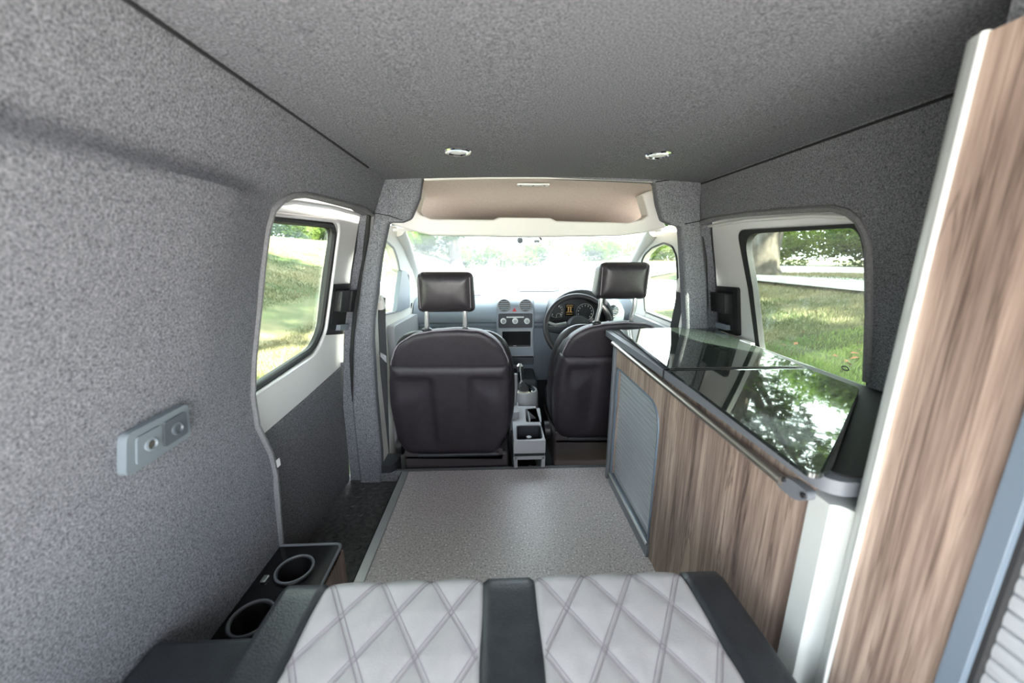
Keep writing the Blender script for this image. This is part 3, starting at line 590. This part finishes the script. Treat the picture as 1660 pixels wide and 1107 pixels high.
mk('seat_base', B((SCX-.235, 1.53, -.12), (SCX+.235, 1.98, .04)), M['seat_base'], seat, bevel=.012)
mk('lower_trim', prism(round_poly([spt(655, 731), spt(815, 731), spt(815, 746), spt(655, 746)], .01), 'y', Y0+.015, Y0+.03), M['seat_base'], seat, bevel=.004)
mk('frame_bar', T([(SCX-.17, Y0+.012, .035), (SCX+.19, Y0+.012, .035)], .010, 8), M['dash_dark'], seat)
mk('recline_wheel', Lt([(.045, -.012), (.045, .012), (.03, .016)], (SCX-.265, 1.60, .05), (1, 0, 0), 20), M['black'], seat)
seat2 = dup(seat, (.70, .125, 0), 'black leather driver seat in front of the steering wheel, part hidden by the worktop')
for ch in seat2.children:                           # its headrest is pulled higher
    if ch.name.startswith('headrest'): ch.location.z += .032; ch.location.x += .006
    if ch.name.startswith('post') and not ch.name.startswith('post_c'): ch.location.z += .018
# seat belts
for s_, lb, pts, gp in ((1, 'grey seat belt hanging on the pillar by the passenger seat', ((619, 482), (619, 520), (621, 570), (623, 640), (626, 740)), (617, 490)), (-1, 'grey seat belt hanging on the pillar behind the driver window', ((1104, 470), (1100, 495), (1094, 525), (1088, 560)), (1104, 462))):
    yb = 1.56
    p3 = [P(a, b, 'y', yb) for a, b in pts]; t = thing('seat_belt', lb, 'seat belt', p3[-1], 'seat belts')
    mk('webbing', ribbon([tuple(p) for p in p3], (.75*s_, -.65, 0), .034, .003), M['strap'], t)
    g_ = P(*gp, 'y', yb); mk('guide_loop', prism(round_poly([(g_[0]-.016, g_[2]-.03), (g_[0]+.016, g_[2]-.03), (g_[0]+.012, g_[2]+.03), (g_[0]-.012, g_[2]+.03)], .01), 'y', yb-.015, yb+.01), M['cream'], t, bevel=.006)
    mk('guide_bolt', Lt([(.009, 0), (.008, -.006), (.003, -.007)], (g_[0], yb-.015, g_[2]+.008), (0, 1, 0), 12), M['white'], t)
    if s_ > 0:
        k = P(621, 575, 'y', yb); mk('tongue', prism(round_poly([(k[0]-.018, k[2]+.022), (k[0]+.016, k[2]-.005), (k[0]+.016, k[2]-.035), (k[0]-.012, k[2]+.0)], .005), 'y', yb-.012, yb-.004), M['console'], t, bevel=.002)
# wing mirrors outside
for nm_, cpx, ax, lb in (('a', P(1079, 478, 'x', 1.0), 1, 'white wing mirror outside the driver window'), ('b', P(618, 478, 'x', -.66), -1, 'wing mirror outside the passenger window beside the sail panel')):
    c = Vector(cpx); t = thing('wing_mirror', lb, 'wing mirror', c-Vector((0, 0, .09)))
    w_ = .085; o_ = round_poly([(c.x-w_, c.z-.085), (c.x+w_, c.z-.085), (c.x+w_*.9, c.z+.085), (c.x-w_, c.z+.085)], .03)
    mk('housing', prism(o_, 'y', c.y, c.y+.08), M['paint'], t, bevel=.02, seg=3)
    mk('mirror_glass', prism([((x-c.x)*.86+c.x, (z-c.z)*.86+c.z) for x, z in o_], 'y', c.y-.003, c.y+.004), M['mirror'], t)
    mk('arm', T([c+Vector((-ax*.06, .04, -.05)), c+Vector((-ax*.155, .06, -.075))], [.028, .022], 10), M['black'], t)

# ------------------------------------------------------------------ kitchen unit
XK = .462
kt = thing('kitchen_cabinet', 'low grey oak kitchen cabinet with roller shutter and grab rail under the glass lids', 'cabinet', (.66, .9, 0))
hole = round_poly([(.962, .045), (1.338, .045), (1.338, .492), (.962, .492)], [.004, .004, .012, .085], 10)
mk('front_panel', prism([(.4635, 0), (1.372, 0), (1.372, .598), (.4635, .598)], 'x', XK, XK+.016, [hole]), M['wood'], kt)
mk('end_edging', prism(round_poly([(XK-.010, 1.368), (XK+.022, 1.368), (XK+.022, 1.392), (XK-.010, 1.392)], .006), 'z', 0, .598), M['edging'], kt)
mk('end_panel', B((XK+.02, 1.372, 0), (.85, 1.388, .598)), M['wood'], kt)
mk('back_panel', B((.835, .43, 0), (.848, 1.372, .598)), M['black'], kt)
mk('carcass_back', B((XK+.04, .46, .005), (XK+.05, 1.37, .595)), M['black'], kt)
sh_ = mk('roller_shutter', T([(XK-.001, y, z) for y, z in hole], .004, 6, True), M['frame'], kt, label='grey roller shutter frame')
mk('shutter_track', prism(round_poly([(.95, 0), (1.345, 0), (1.345, .046), (.95, .046)], .004), 'x', XK-.008, XK+.012), M['edging'], sh_, bevel=.003)
mk('track_lip', B((XK-.011, .955, .040), (XK-.006, 1.342, .049)), M['alu'], sh_)
mk('side_track', B((XK-.004, 1.339, .046), (XK+.014, 1.352, .492)), M['frame'], sh_)
first = None
def slat_bm(x, y0, y1, z, h):
    bm = bmesh.new(); pr = [(x, z), (x-.0035, z+.0018), (x-.0045, z+h*.5), (x-.0035, z+h-.0022), (x, z+h-.0008), (x+.004, z+h-.0008), (x+.004, z)]
    rows = [[bm.verts.new((a, y, b)) for a, b in pr] for y in (y0, y1)]
    for k in range(len(pr)): bm.faces.new((rows[0][k-1], rows[0][k], rows[1][k], rows[1][k-1]))
    bm.faces.new(rows[0]); bm.faces.new(list(reversed(rows[1]))); return bm
PT = .0178
for k in range(26):
    if first is None: first = mk('slat', slat_bm(XK+.014, .90, 1.345, .040, PT), M['slat'], sh_, smooth=0)
    else: share(first, 'slat', sh_, (0, 0, k*PT))
post_o = lambda x, y0, y1, r: [(x, y0)]+[(x+r-r*math.cos(t), y1-r+r*math.sin(t)) for t in frange(0, math.pi/2, 8)]+[(x+r+.03, y1), (x+r+.03, y0)]
mk('corner_post', prism([(XK-.004, .463), (XK-.004, .430)]+[(XK-.004+.020*math.sin(t), .430-.020*(1-math.cos(t))) for t in frange(0, math.pi/2, 6)][1:]+[(XK+.05, .410), (XK+.05, .463)], 'z', 0, .575), M['post'], kt)
ra = P(1000, 555, 'x', XK-.02); rb = P(1285, 778, 'x', XK-.02)
rl = mk('grab_rail', T([(XK-.016, 1.375, .583), (XK-.016, .50, .566)], .0085, 12), M['rail'], kt)
bo = [hit(*p, lambda z: XK-.006) for p in ((1262, 770), (1290, 775), (1320, 798), (1320, 810), (1300, 812), (1270, 788))]
mk('rail_bracket', prism(round_poly(bo, .012), 'x', XK-.016, XK-.001), M['edging'], rl, bevel=.003)
for p in ((1271, 777), (1303, 803)):
    y, z = hit(*p, lambda z: XK-.016); mk('screw', Lt([(.0045, 0), (.004, -.003), (.001, -.0035)], (XK-.016, y, z), (1, 0, 0), 10), M['black'], rl)
ztop = .612
wo = [(XK-.016, 1.50), (.895, 1.53), (.868, .78), (.868, .428), (XK-.014, .424)]
wk = mk('worktop', prism(round_poly(wo, [.03, .02, 0, 0, .035]), 'z', .590, ztop), M['edging'], bevel=.009, seg=3, label='black worktop with grey rounded edging on top of the kitchen cabinet', category='worktop')
mk('inlay', prism(round_poly([(XK+.006, 1.485), (.885, 1.51), (.86, .78), (.862, .436), (XK+.006, .436)], [.02, .02, 0, 0, .03]), 'z', ztop, ztop+.002), M['rubber'], wk)
mk('seam_joint', B((XK-.0175, .932, .588), (XK+.0, .936, .614)), M['seam'], wk)
zl = lambda pts: [tuple(P(a, b, 'z', ztop+.012)[:2]) for a, b in pts]
def lid(name, pts, rad, label):
    o_ = zl(pts); o_ = round_poly(o_, rad, 8); c = Vector((sum(p[0] for p in o_)/len(o_), sum(p[1] for p in o_)/len(o_), ztop+.003))
    t = thing(name, label, 'glass lid', c, 'hinged glass worktop lids')
    mk('glass_sheet', prism(o_, 'z', ztop+.005, ztop+.012), M['lid'], t, bevel=.0015)
    return t
l1 = lid('glass_lid', ((1004, 533.5), (1150, 529), (1302, 594.5), (1086, 597.5)), [.02, .02, .004, .004], 'smoked glass worktop lid, the one reaching the driver seat, mirroring the pillar')
l2 = lid('glass_lid', ((1087, 599.5), (1306, 596.5), (1394, 629), (1380, 672), (1362, 722), (1349, 762), (1318, 772)), [.004, .004, .02, .05, .05, .06, .02], 'smoked glass worktop lid beside the tall cabinet, mirroring trees with scratches')
for t, pts, nm in ((l2, ((1086, 599.8), (1306, 596.8)), 'chrome_edge'), (l1, ((1086, 597.2), (1302, 594.2)), 'chrome_edge')):
    a, b = [P(*p, 'z', ztop+.012) for p in pts]; mk(nm, T([a, b], .0022, 6), M['chrome'], t)
for t, y in ((l1, 1.2), (l2, .70)):
    mk('hinge', B((.845, y-.03, ztop+.003), (.862, y+.03, ztop+.016)), M['alu'], t, bevel=.003)
# tall cabinet
mk('trim_9', B((XK+.035, -.36, 1.121), (XK+.075, .40, 1.20)), M['carpet'], kind='structure', label='carpet strip added to hide the dark gap between the tall cabinet top and the ceiling', category='trim')  # strip added to cover the dark gap above the cabinet
XT = .472
tc_ = thing('tall_cabinet', 'tall grey oak cabinet with pale corner post and roller shutter, almost up to the ceiling', 'cabinet', (.66, .1, 0))
hl = round_poly([(-.20, .06), (.2875, .06), (.2875, .99), (-.20, .99)], .012)
mk('front_panel', prism([(-.36, 0), (.394, 0), (.394, 1.119), (-.36, 1.119)], 'x', XT, XT+.016, [hl]), M['wood'], tc_)
mk('corner_post', prism([(XT-.002, .392)]+[(XT-.002+.030*(1-math.cos(t)), .394+.030*math.sin(t)) for t in frange(0, math.pi/2, 8)]+[(XT+.06, .424), (XT+.06, .392)], 'z', 0, 1.121), M['post'], tc_)
mk('post_trim', T([(XT-.003, .394, 0), (XT-.003, .394, 1.12)], .0022, 6), M['white'], tc_)
mk('side_panel', B((XT+.06, .41, 0), (.76, .424, 1.119)), M['wood'], tc_); mk('rear_panel', B((XT+.05, -.36, 0), (.76, -.345, 1.119)), M['wood'], tc_)
mk('top_panel', B((XT+.0165, -.345, 1.105), (.76, .40, 1.119)), M['wood'], tc_); mk('back_panel', B((XT+.07, -.34, 0), (XT+.08, .40, 1.10)), M['black'], tc_)
fr_ = mk('roller_shutter', prism(hl, 'x', XT-.006, XT+.012, [round_poly([(-.185, .075), (.270, .075), (.270, .975), (-.185, .975)], .01)]), M['frame'], tc_, bevel=.003, label='blue grey roller shutter frame')
mk('dark_ring', prism(round_poly([(-.19, .07), (.2745, .07), (.2745, .98), (-.19, .98)], .01), 'x', XT+.001, XT+.010, [round_poly([(-.17, .09), (.266, .09), (.266, .96), (-.17, .96)], .01)]), M['rubber'], fr_)  # dark ring just inside the shutter frame
s0 = None
for k in range(48):
    if s0 is None: s0 = mk('slat', slat_bm(XT+.013, -.195, .272, .07, .019), M['slat'], fr_, smooth=0)
    else: share(s0, 'slat', fr_, (0, 0, k*.019))

# ------------------------------------------------------------------ upholstered bench
be = thing('bench_seat', 'quilted light grey bench cushion with three black stripes at the front of the picture', 'bench', (.01, .2, 0))
ZT, YF, RF = .355, .562, .032
def prof(s):                                        # along the cushion: flat top, rounded front edge, front face
    L = YF-RF+.32; A = RF*math.pi/2
    if s < L: return (-.32+s, ZT, 0, 1)
    if s < L+A: t = (s-L)/RF; return (YF-RF+RF*math.sin(t), ZT-RF+RF*math.cos(t), math.sin(t), math.cos(t))
    return (YF, ZT-RF-(s-L-A), 1, 0)
STOT = YF-RF+.32+RF*math.pi/2+.10
PX, SL = .0865, 1.55                                # diamond pitch, slope
def pad(x0, x1, h, nx, ns, mname, nm, smin=0):
    bm = bmesh.new(); rows = []
    for s in frange(smin, STOT, ns):
        y, z, ny, nz = prof(s); row = []
        for x in frange(x0, x1, nx):
            d = h(x, s); row.append(bm.verts.new((x, y+ny*d, z+nz*d)))
        rows.append(row)
    for A, C in zip(rows, rows[1:]):
        for k in range(nx): bm.faces.new((A[k], A[k+1], C[k+1], C[k]))
    return bm
def edge_roll(x, x0, x1, r=.012): e = min(min(x-x0, x1-x)/r, 1); return -r*.55*(1-math.sqrt(max(1-(1-e)**2, 0)))
ph = {}
def diamonds(x0, x1):
    c = (x0+x1)/2
    def h(x, s):
        a = ((x-c)/PX+(s/(PX*SL))) % 1; b = ((x-c)/PX-(s/(PX*SL))) % 1
        da = min(a, 1-a)*PX*.84; db = min(b, 1-b)*PX*.84
        return .0026*(1-math.exp(-min(da, db)/.007))+.0030*(1-math.exp(-min(da, db)/.03))-.002+edge_roll(x, x0, x1)
    return h
stripes = [(-.372, -.302), (-.027, .060), (.329, .398)]
for x0, x1 in stripes: mk('stripe', pad(x0, x1, lambda x, s: edge_roll(x, x0, x1, .008)+.002, 12, 60, '', ''), M['vinyl_black'], be, smooth=80, label='plain black vinyl stripe of the cushion')
for x0, x1 in ((-.302, -.027), (.060, .329)):
    h = diamonds(x0, x1)
    qp = mk('quilted_panel', pad(x0, x1, h, 72, 190, '', '', .30), M['vinyl_grey'], be, smooth=80, label='light grey panel quilted in diamonds')
    bm = bmesh.new(); c = (x0+x1)/2
    for fam in (-1, 1):
        for k in range(-16, 17):
            for off in (-.0042, .0042):
                pts = []
                for s in frange(.34, STOT, 110):
                    x = c+k*PX-fam*s/SL+off*1.0
                    if x0+.004 < x < x1-.004:
                        y, z, ny, nz = prof(s); d = h(x, s)+.0004; pts.append((x, y+ny*d, z+nz*d))
                if len(pts) > 2: tube(bm, pts, .0007, 5)
    o_ = mk('stitching', bm, M['thread'], qp, kind='stuff')
for x in (-.302, -.027, .060, .329):
    mk('seam_piping', T([(x, prof(s)[0]+prof(s)[2]*-.005, prof(s)[1]-.005*prof(s)[3]) for s in frange(.2, STOT, 60)], .0022, 6), M['vinyl_black'], be)
mk('cushion_core', B((-.368, -.31, ZT-.125), (.394, YF-.012, ZT-.012)), M['vinyl_black'], be, bevel=.015)
mk('bench_base', B((-.36, -.31, 0), (.385, .50, ZT-.125)), M['wood'], be)
sc2 = mk('side_cushion', B((-.590, -.3, .05), (-.392, .53, .272)), M['vinyl_black'], bevel=.014, seg=3, label='plain black vinyl pad between the bench and the carpeted wall', category='cushion')
# side locker with cup holders
zb = .14
lk = thing('side_locker', 'low black topped locker with two cup holders between carpeted wall and step', 'locker', (-.5, .72, -.045))
cups = [(float(P(478, 925, 'z', zb)[0]), float(P(478, 925, 'z', zb)[1])), (float(P(404, 1005, 'z', zb)[0])+.005, float(P(404, 1005, 'z', zb)[1]))]
def circ(c, r, n=28): return [(c[0]+r*math.cos(t), c[1]+r*math.sin(t)) for t in frange(0, 2*math.pi, n)[:-1]]
mk('top_board', prism(round_poly([(-.597, .53), (-.424, .53), (-.430, .885), (-.597, .885)], [0, 0, .02, 0]), 'z', zb-.014, zb, [circ(c, .040) for c in cups]), M['gloss'], lk)
mk('board_edging', T([(-.424, .53, zb), (-.4285, .80, zb), (-.431, .872, zb), (-.436, .882, zb), (-.447, .885, zb), (-.597, .885, zb)], .004, 8), M['edging'], lk)
mk('wood_side', prism([(-.430, .53), (-.42, .53), (-.427, .88), (-.437, .88)], 'z', -.045, zb-.014), M['wood'], lk); mk('end_side', B((-.597, .866, -.045), (-.432, .878, zb-.014)), M['wood'], lk)
mk('inner_floor', B((-.597, .53, .02), (-.432, .866, .03)), M['black'], lk)
for c in cups:
    h_ = mk('cup_holder', Lt([(.036, -.07), (.038, -.01), (.0375, .004), (.042, .0075), (.046, .003), (.046, 0)], (c[0], c[1], zb), n=32, cap=False), M['black'], lk)
    mk('holder_rim', T([(x, y, zb+.006) for x, y in circ(c, .0425)], .0028, 8, True), M['edging'], h_)
    mk('holder_base', Lt([(.036, -.07), (.036, -.066)], (c[0], c[1], zb), n=24), M['black'], h_)
mk('catch', B((cups[0][0]-.065, cups[0][1]-.035, zb), (cups[0][0]-.052, cups[0][1]-.015, zb+.006)), M['alu'], lk, bevel=.002)
# socket panel on the wall
XS = lambda z: XL(z)+bulge(.56, z)
so_ = [hit(*p, XS) for p in ((189, 706), (292, 653), (298, 706), (190, 776))]
sk = thing('socket_panel', 'grey twin socket panel on the carpeted side wall', 'socket', (-.56, .56, .60))
smap = lambda o: (lambda u, v, d: (XL(v)+bulge(u, v)+o+d, u, v))
mk('frame', sheet(round_poly(so_, .012), smap(0), .013), M['socket'], sk, bevel=.005, seg=3)
def sub(u0, u1, v0, v1): return [vmid(vmid(so_[0], so_[1], u), vmid(so_[3], so_[2], u), v) for u, v in ((u0, v0), (u1, v0), (u1, v1), (u0, v1))]
for u0, u1, m_, nm in ((.12, .49, 'socket', 'socket_insert'), (.53, .92, 'socket_dark', 'cap_insert')):
    s2 = sub(u0, u1, .17, .83); ins = mk(nm, sheet(round_poly(s2, .006), smap(.012), .004), M[m_], sk, bevel=.002)
    c = vmid(s2[0], s2[2], .5); xs_ = XL(c[1])+bulge(*c)+.016
    mk('socket_ring', Lt([(.0065, .001), (.008, .004), (.0105, .003), (.011, 0)], (xs_, c[0], c[1]), (1, 0, 0), 20, False), M['socket'] if m_ == 'socket' else M['socket_dark'], ins)
    mk('socket_centre', Lt([(.0066, .0006), (.006, .0012), (.002, .0014)], (xs_, c[0], c[1]), (1, 0, 0), 16), M['rail'] if m_ == 'socket' else M['socket_dark'], ins)

# ------------------------------------------------------------------ outside: lawn, roads, trees, hedges
def gz(x, y):
    z = -.6
    if x > 2.5: z += .15*min(x-2.5, 6.1)
    if x < -3.5: z += .30*min(-x-3.5, 9)*ss(-3.5, -6, x)
    return z+.03*math.sin(x*.9+y*.4)
def gridmesh(xs, ys, dz=0):
    bm = bmesh.new(); vs = [[bm.verts.new((x, y, gz(x, y)+dz)) for y in ys] for x in xs]
    for i in range(len(xs)-1):
        for j in range(len(ys)-1): bm.faces.new((vs[i][j], vs[i+1][j], vs[i+1][j+1], vs[i][j+1]))
    return bm
mk('ground', gridmesh(frange(-60, 60, 90), frange(-30, 90, 60)), M['ground'], kind='structure', label='dry patchy lawn around the van', category='lawn', smooth=80)
mk('road', gridmesh(frange(-7, 7, 10), frange(-14, -.7, 8), .04), M['bounce_pad'], kind='structure', label='added unseen pale bounce pad behind the open tailgate', category='bounce pad', smooth=80)  # pale ground added out of view to bounce daylight into the van
mk('road', gridmesh(frange(-3.4, 9.5, 14), frange(16, 46, 8), .04), M['road'], kind='structure', label='pale sunlit road surface ahead of the windscreen', category='road', smooth=80)
def strip(pts, z):
    bm = bmesh.new(); vs = [bm.verts.new((p[0], p[1], z)) for p in pts]; bm.faces.new(vs)
    r_ = bmesh.ops.extrude_face_region(bm, geom=bm.faces[:]); bmesh.ops.translate(bm, verts=[v for v in r_['geom'] if isinstance(v, bmesh.types.BMVert)], vec=(0, 0, -.1)); return bm
zr = .335
mk('road', strip([P(1130, 446, 'z', zr), P(1230, 449, 'z', zr), P(1405, 464, 'z', zr), P(1520, 478, 'z', zr), P(1520, 446, 'z', zr), P(1405, 434, 'z', zr), P(1230, 427, 'z', zr), P(1130, 424, 'z', zr)], zr), M['road'], kind='structure', label='pale path beyond the tree trunk outside the kitchen window', category='road', smooth=0)
# grass blades: nobody could count them
def a_near():
    y = 1.6+3.6*R.random(); return (y*R.uniform(.62, 1.25)+.5, y)
def blades(n, area, m='blade'):
    V, Fc = [], []
    for i in range(n):
        x, y = area(); z = gz(x, y); a = R.random()*6.28; h = R.uniform(.03, .085); w_ = .006+.004*R.random(); dx, dy = math.cos(a)*w_, math.sin(a)*w_; lx, ly = R.uniform(-.04, .04), R.uniform(-.04, .04)
        k = len(V); V += [(x-dx, y-dy, z), (x+dx, y+dy, z), (x+lx, y+ly, z+h)]; Fc.append((k, k+1, k+2))
    me = bpy.data.meshes.new('grass'); me.from_pydata(V, [], Fc); me.materials.append(M[m]); o = bpy.data.objects.new('grass', me); COL.objects.link(o); return o
def a_right():
    y = 4.6+8*R.random()**1.3; return (y*R.uniform(.55, 1.15)+.6, y)
def a_left():
    y = 3+16*R.random()**1.4; return (-y*R.uniform(.38, .78)-.4, y)
props(blades(42000, a_right), 'short dry grass outside the kitchen side window', 'grass', kind='stuff')
props(blades(26000, a_near, 'blade_green'), 'lush green grass close to the van under the kitchen side window', 'grass', kind='stuff')
props(blades(60000, a_left), 'short dry grass outside the sliding door window', 'grass', kind='stuff')
# leaf clouds as single meshes
def leaf_cloud(n, blobs, size):
    V, Fc = [], []
    for i in range(n):
        bx, by, bz, br = blobs[int(R.random()*len(blobs))]
        while True:
            u = Vector((R.uniform(-1, 1), R.uniform(-1, 1), R.uniform(-1, 1)))
            if .02 < u.length < 1: break
        u = u.normalized()*u.length**.45*br; p = Vector((bx+u.x, by+u.y, bz+u.z*.8))
        a = Vector((R.uniform(-1, 1), R.uniform(-1, 1), R.uniform(-.6, .6))).normalized(); b = a.orthogonal().normalized(); s_ = size*R.uniform(.6, 1.3)
        k = len(V); V += [p-a*s_, p+b*s_*.55, p+a*s_, p-b*s_*.55]; Fc.append((k, k+1, k+2, k+3))
    me = bpy.data.meshes.new('leaf_cloud'); me.from_pydata(V, [], Fc); return me
def blobs_tree(rad, h, n): return [(R.gauss(0, rad*.5), R.gauss(0, rad*.5), h+R.uniform(-.32, .5)*rad*1.2, rad*R.uniform(.35, .55)) for _ in range(n)]
crownA = leaf_cloud(9000, blobs_tree(4.2, 7.0, 16), .19); crownA.materials.append(M['leaf'])
crownB = leaf_cloud(7000, blobs_tree(3.0, 4.6, 12), .17); crownB.materials.append(M['leaf_dark'])
crownC = leaf_cloud(2600, blobs_tree(4.2, 7.0, 16), .19); crownC.materials.append(M['leaf'])
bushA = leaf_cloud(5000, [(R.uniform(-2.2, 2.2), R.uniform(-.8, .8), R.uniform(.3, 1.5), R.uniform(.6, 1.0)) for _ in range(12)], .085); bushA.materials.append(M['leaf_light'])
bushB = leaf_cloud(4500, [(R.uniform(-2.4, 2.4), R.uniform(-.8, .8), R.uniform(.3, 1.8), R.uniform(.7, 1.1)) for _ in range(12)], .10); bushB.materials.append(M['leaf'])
def trunk(r, h, x0=0, y0=0, flare=1.5):
    bm = bmesh.new(); n = 18; rows = []
    for z, k in ((-.3, flare*1.15), (0, flare), (.25, 1+.45*(flare-1)), (.7, 1.08), (1.6, 1.0), (h*.6, .88), (h, .6)):
        rows.append([(r*k*(1+.10*math.sin(3*t+z)+.05*math.sin(7*t)*max(0, 1-z))*math.cos(t)+.05*math.sin(z), r*k*(1+.10*math.sin(3*t+z)+.05*math.sin(7*t)*max(0, 1-z))*math.sin(t), z) for t in frange(0, 2*math.pi, n)[:-1]])
    rs = [[bm.verts.new(p) for p in row] for row in rows]
    for A, C in zip(rs, rs[1:]):
        for k in range(n): bm.faces.new((A[k], A[(k+1) % n], C[(k+1) % n], C[k]))
    bm.faces.new(rs[0]); bm.faces.new(list(reversed(rs[-1])))
    for k in range(5):
        a = k*1.26+.3; tube(bm, [(0, 0, h*.62+k*.2), (math.cos(a)*r*2, math.sin(a)*r*2, h*.85+k*.2), (math.cos(a)*r*5, math.sin(a)*r*5, h*1.15+.2*k)], [r*.4, r*.28, r*.1], 8)
    return bm
TR = {}
def tree(x, y, label, r, h, crown, group, rz=0, sc=1):
    t = thing('tree', label, 'tree', (x, y, gz(x, y)), group); t.rotation_euler = (0, 0, rz); t.scale = (sc,)*3
    key = (r, h)
    if key not in TR:
        bm = trunk(r, h)
        for v in bm.verts: v.co += OFF[t.name]
        TR[key] = mk('tree_trunk', bm, M['bark'], t, smooth=60)
    else:
        o = TR[key].copy(); COL.objects.link(o); o.parent = t
    o = bpy.data.objects.new('crown', crown); COL.objects.link(o); o.parent = t; o['kind'] = 'stuff'; return t
def bush(x, y, label, me, group, rz=0, sc=(1, 1, 1)):
    o = bpy.data.objects.new('bush', me); COL.objects.link(o); o.location = (x, y, gz(x, y)-.1); o.rotation_euler = (0, 0, rz); o.scale = sc; return props(o, label, 'bush', group)
tp = P(1240, 447, 'z', .315); k_ = 12.5/tp[1]
bt = (tp[0]*k_, 12.5)
tree(8.75, 12.2, 'broad grey tree trunk on the lawn outside the kitchen side window', .46, 5.5, crownA, 'park trees')
for x, y, rz, sc in ((13, 3.5, 1, .9), (17, 9, 2, 1.0), (20, 17, 3, 1.0), (26, 24, .5, 1.1), (12, -4, 2.2, 1)):
    tree(x, y, 'leafy park tree standing beyond the kitchen side window', .35, 5, crownA, 'park trees beyond the kitchen window', rz, sc)
for x, y, rz, sc in ((-15, 14, 1, .9), (-20, 26, 2, 1.1), (-24, 38, 3, 1.1), (-17, 5, .4, 1)):
    tree(x, y, 'leafy park tree on the slope outside the sliding door window', .35, 5, crownA, 'park trees on the slope', rz, sc)
tree(-6, -2.5, 'unseen tall tree added so its crown shades the slope by the sliding door', .45, 5.2, crownA, None, 2.1, 1.9)  # out-of-view tree put in to shade the slope
tree(8, -3, 'unseen tall tree added so its crown shades the lawn beside the van', .45, 5.2, crownC, None, .7, 1.9)  # out-of-view tree put in to dapple the lawn with shade
for i in range(12):
    a = i*.42; bush(16.5+i*1.3+R.uniform(-.5, .5), 26-i*1.75+R.uniform(-.5, .5), 'light green bush in the row beyond the pale path', bushA if i % 3 else bushB, 'bushes beyond the path', R.random()*3, (1.2, 1.2, 1.3))
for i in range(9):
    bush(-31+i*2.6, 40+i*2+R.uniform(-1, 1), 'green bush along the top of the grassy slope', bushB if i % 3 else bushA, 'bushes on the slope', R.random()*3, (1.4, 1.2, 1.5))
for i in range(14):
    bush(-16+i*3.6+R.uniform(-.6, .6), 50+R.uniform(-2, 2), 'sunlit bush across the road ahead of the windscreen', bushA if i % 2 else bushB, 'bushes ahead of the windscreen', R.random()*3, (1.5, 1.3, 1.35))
tree(-5, 47, 'pale distant tree across the road seen through the windscreen', .6, 4, crownB, 'distant trees', 1, 1.1)
tree(22, 52, 'dark distant tree across the road near the windscreen pillar', .3, 4.001, crownB, 'distant trees', 2, 1.1)
# a few fallen leaves on the lawn outside the kitchen window
lf = bmesh.new(); lf_v = [lf.verts.new(p) for p in ((0, -.05, 0), (.03, -.01, .012), (.012, .045, .006), (0, .06, .0), (-.014, .04, .008), (-.03, -.005, .014))]; lf.faces.new(lf_v)
lme = bpy.data.meshes.new('fallen_leaf'); lf.to_mesh(lme); lf.free(); lme.materials.append(M['dead'])
for px, py in ((1272, 560), (1290, 557), (1355, 577), (1385, 572), (1392, 566), (1375, 590), (1330, 549), (1300, 536), (1372, 585), (1386, 580)):
    z = -.45
    for _ in range(12): p = P(px, py, 'z', z); z = gz(p[0], p[1])+.05
    o = bpy.data.objects.new('fallen_leaf', lme); COL.objects.link(o); o.location = (p[0], p[1], z); o.rotation_euler = (R.uniform(-.4, .4), R.uniform(-.4, .4), R.random()*6); o.scale = (.9,)*3
    props(o, 'brown fallen leaf on the grass outside the kitchen side window', 'leaf', 'fallen leaves')
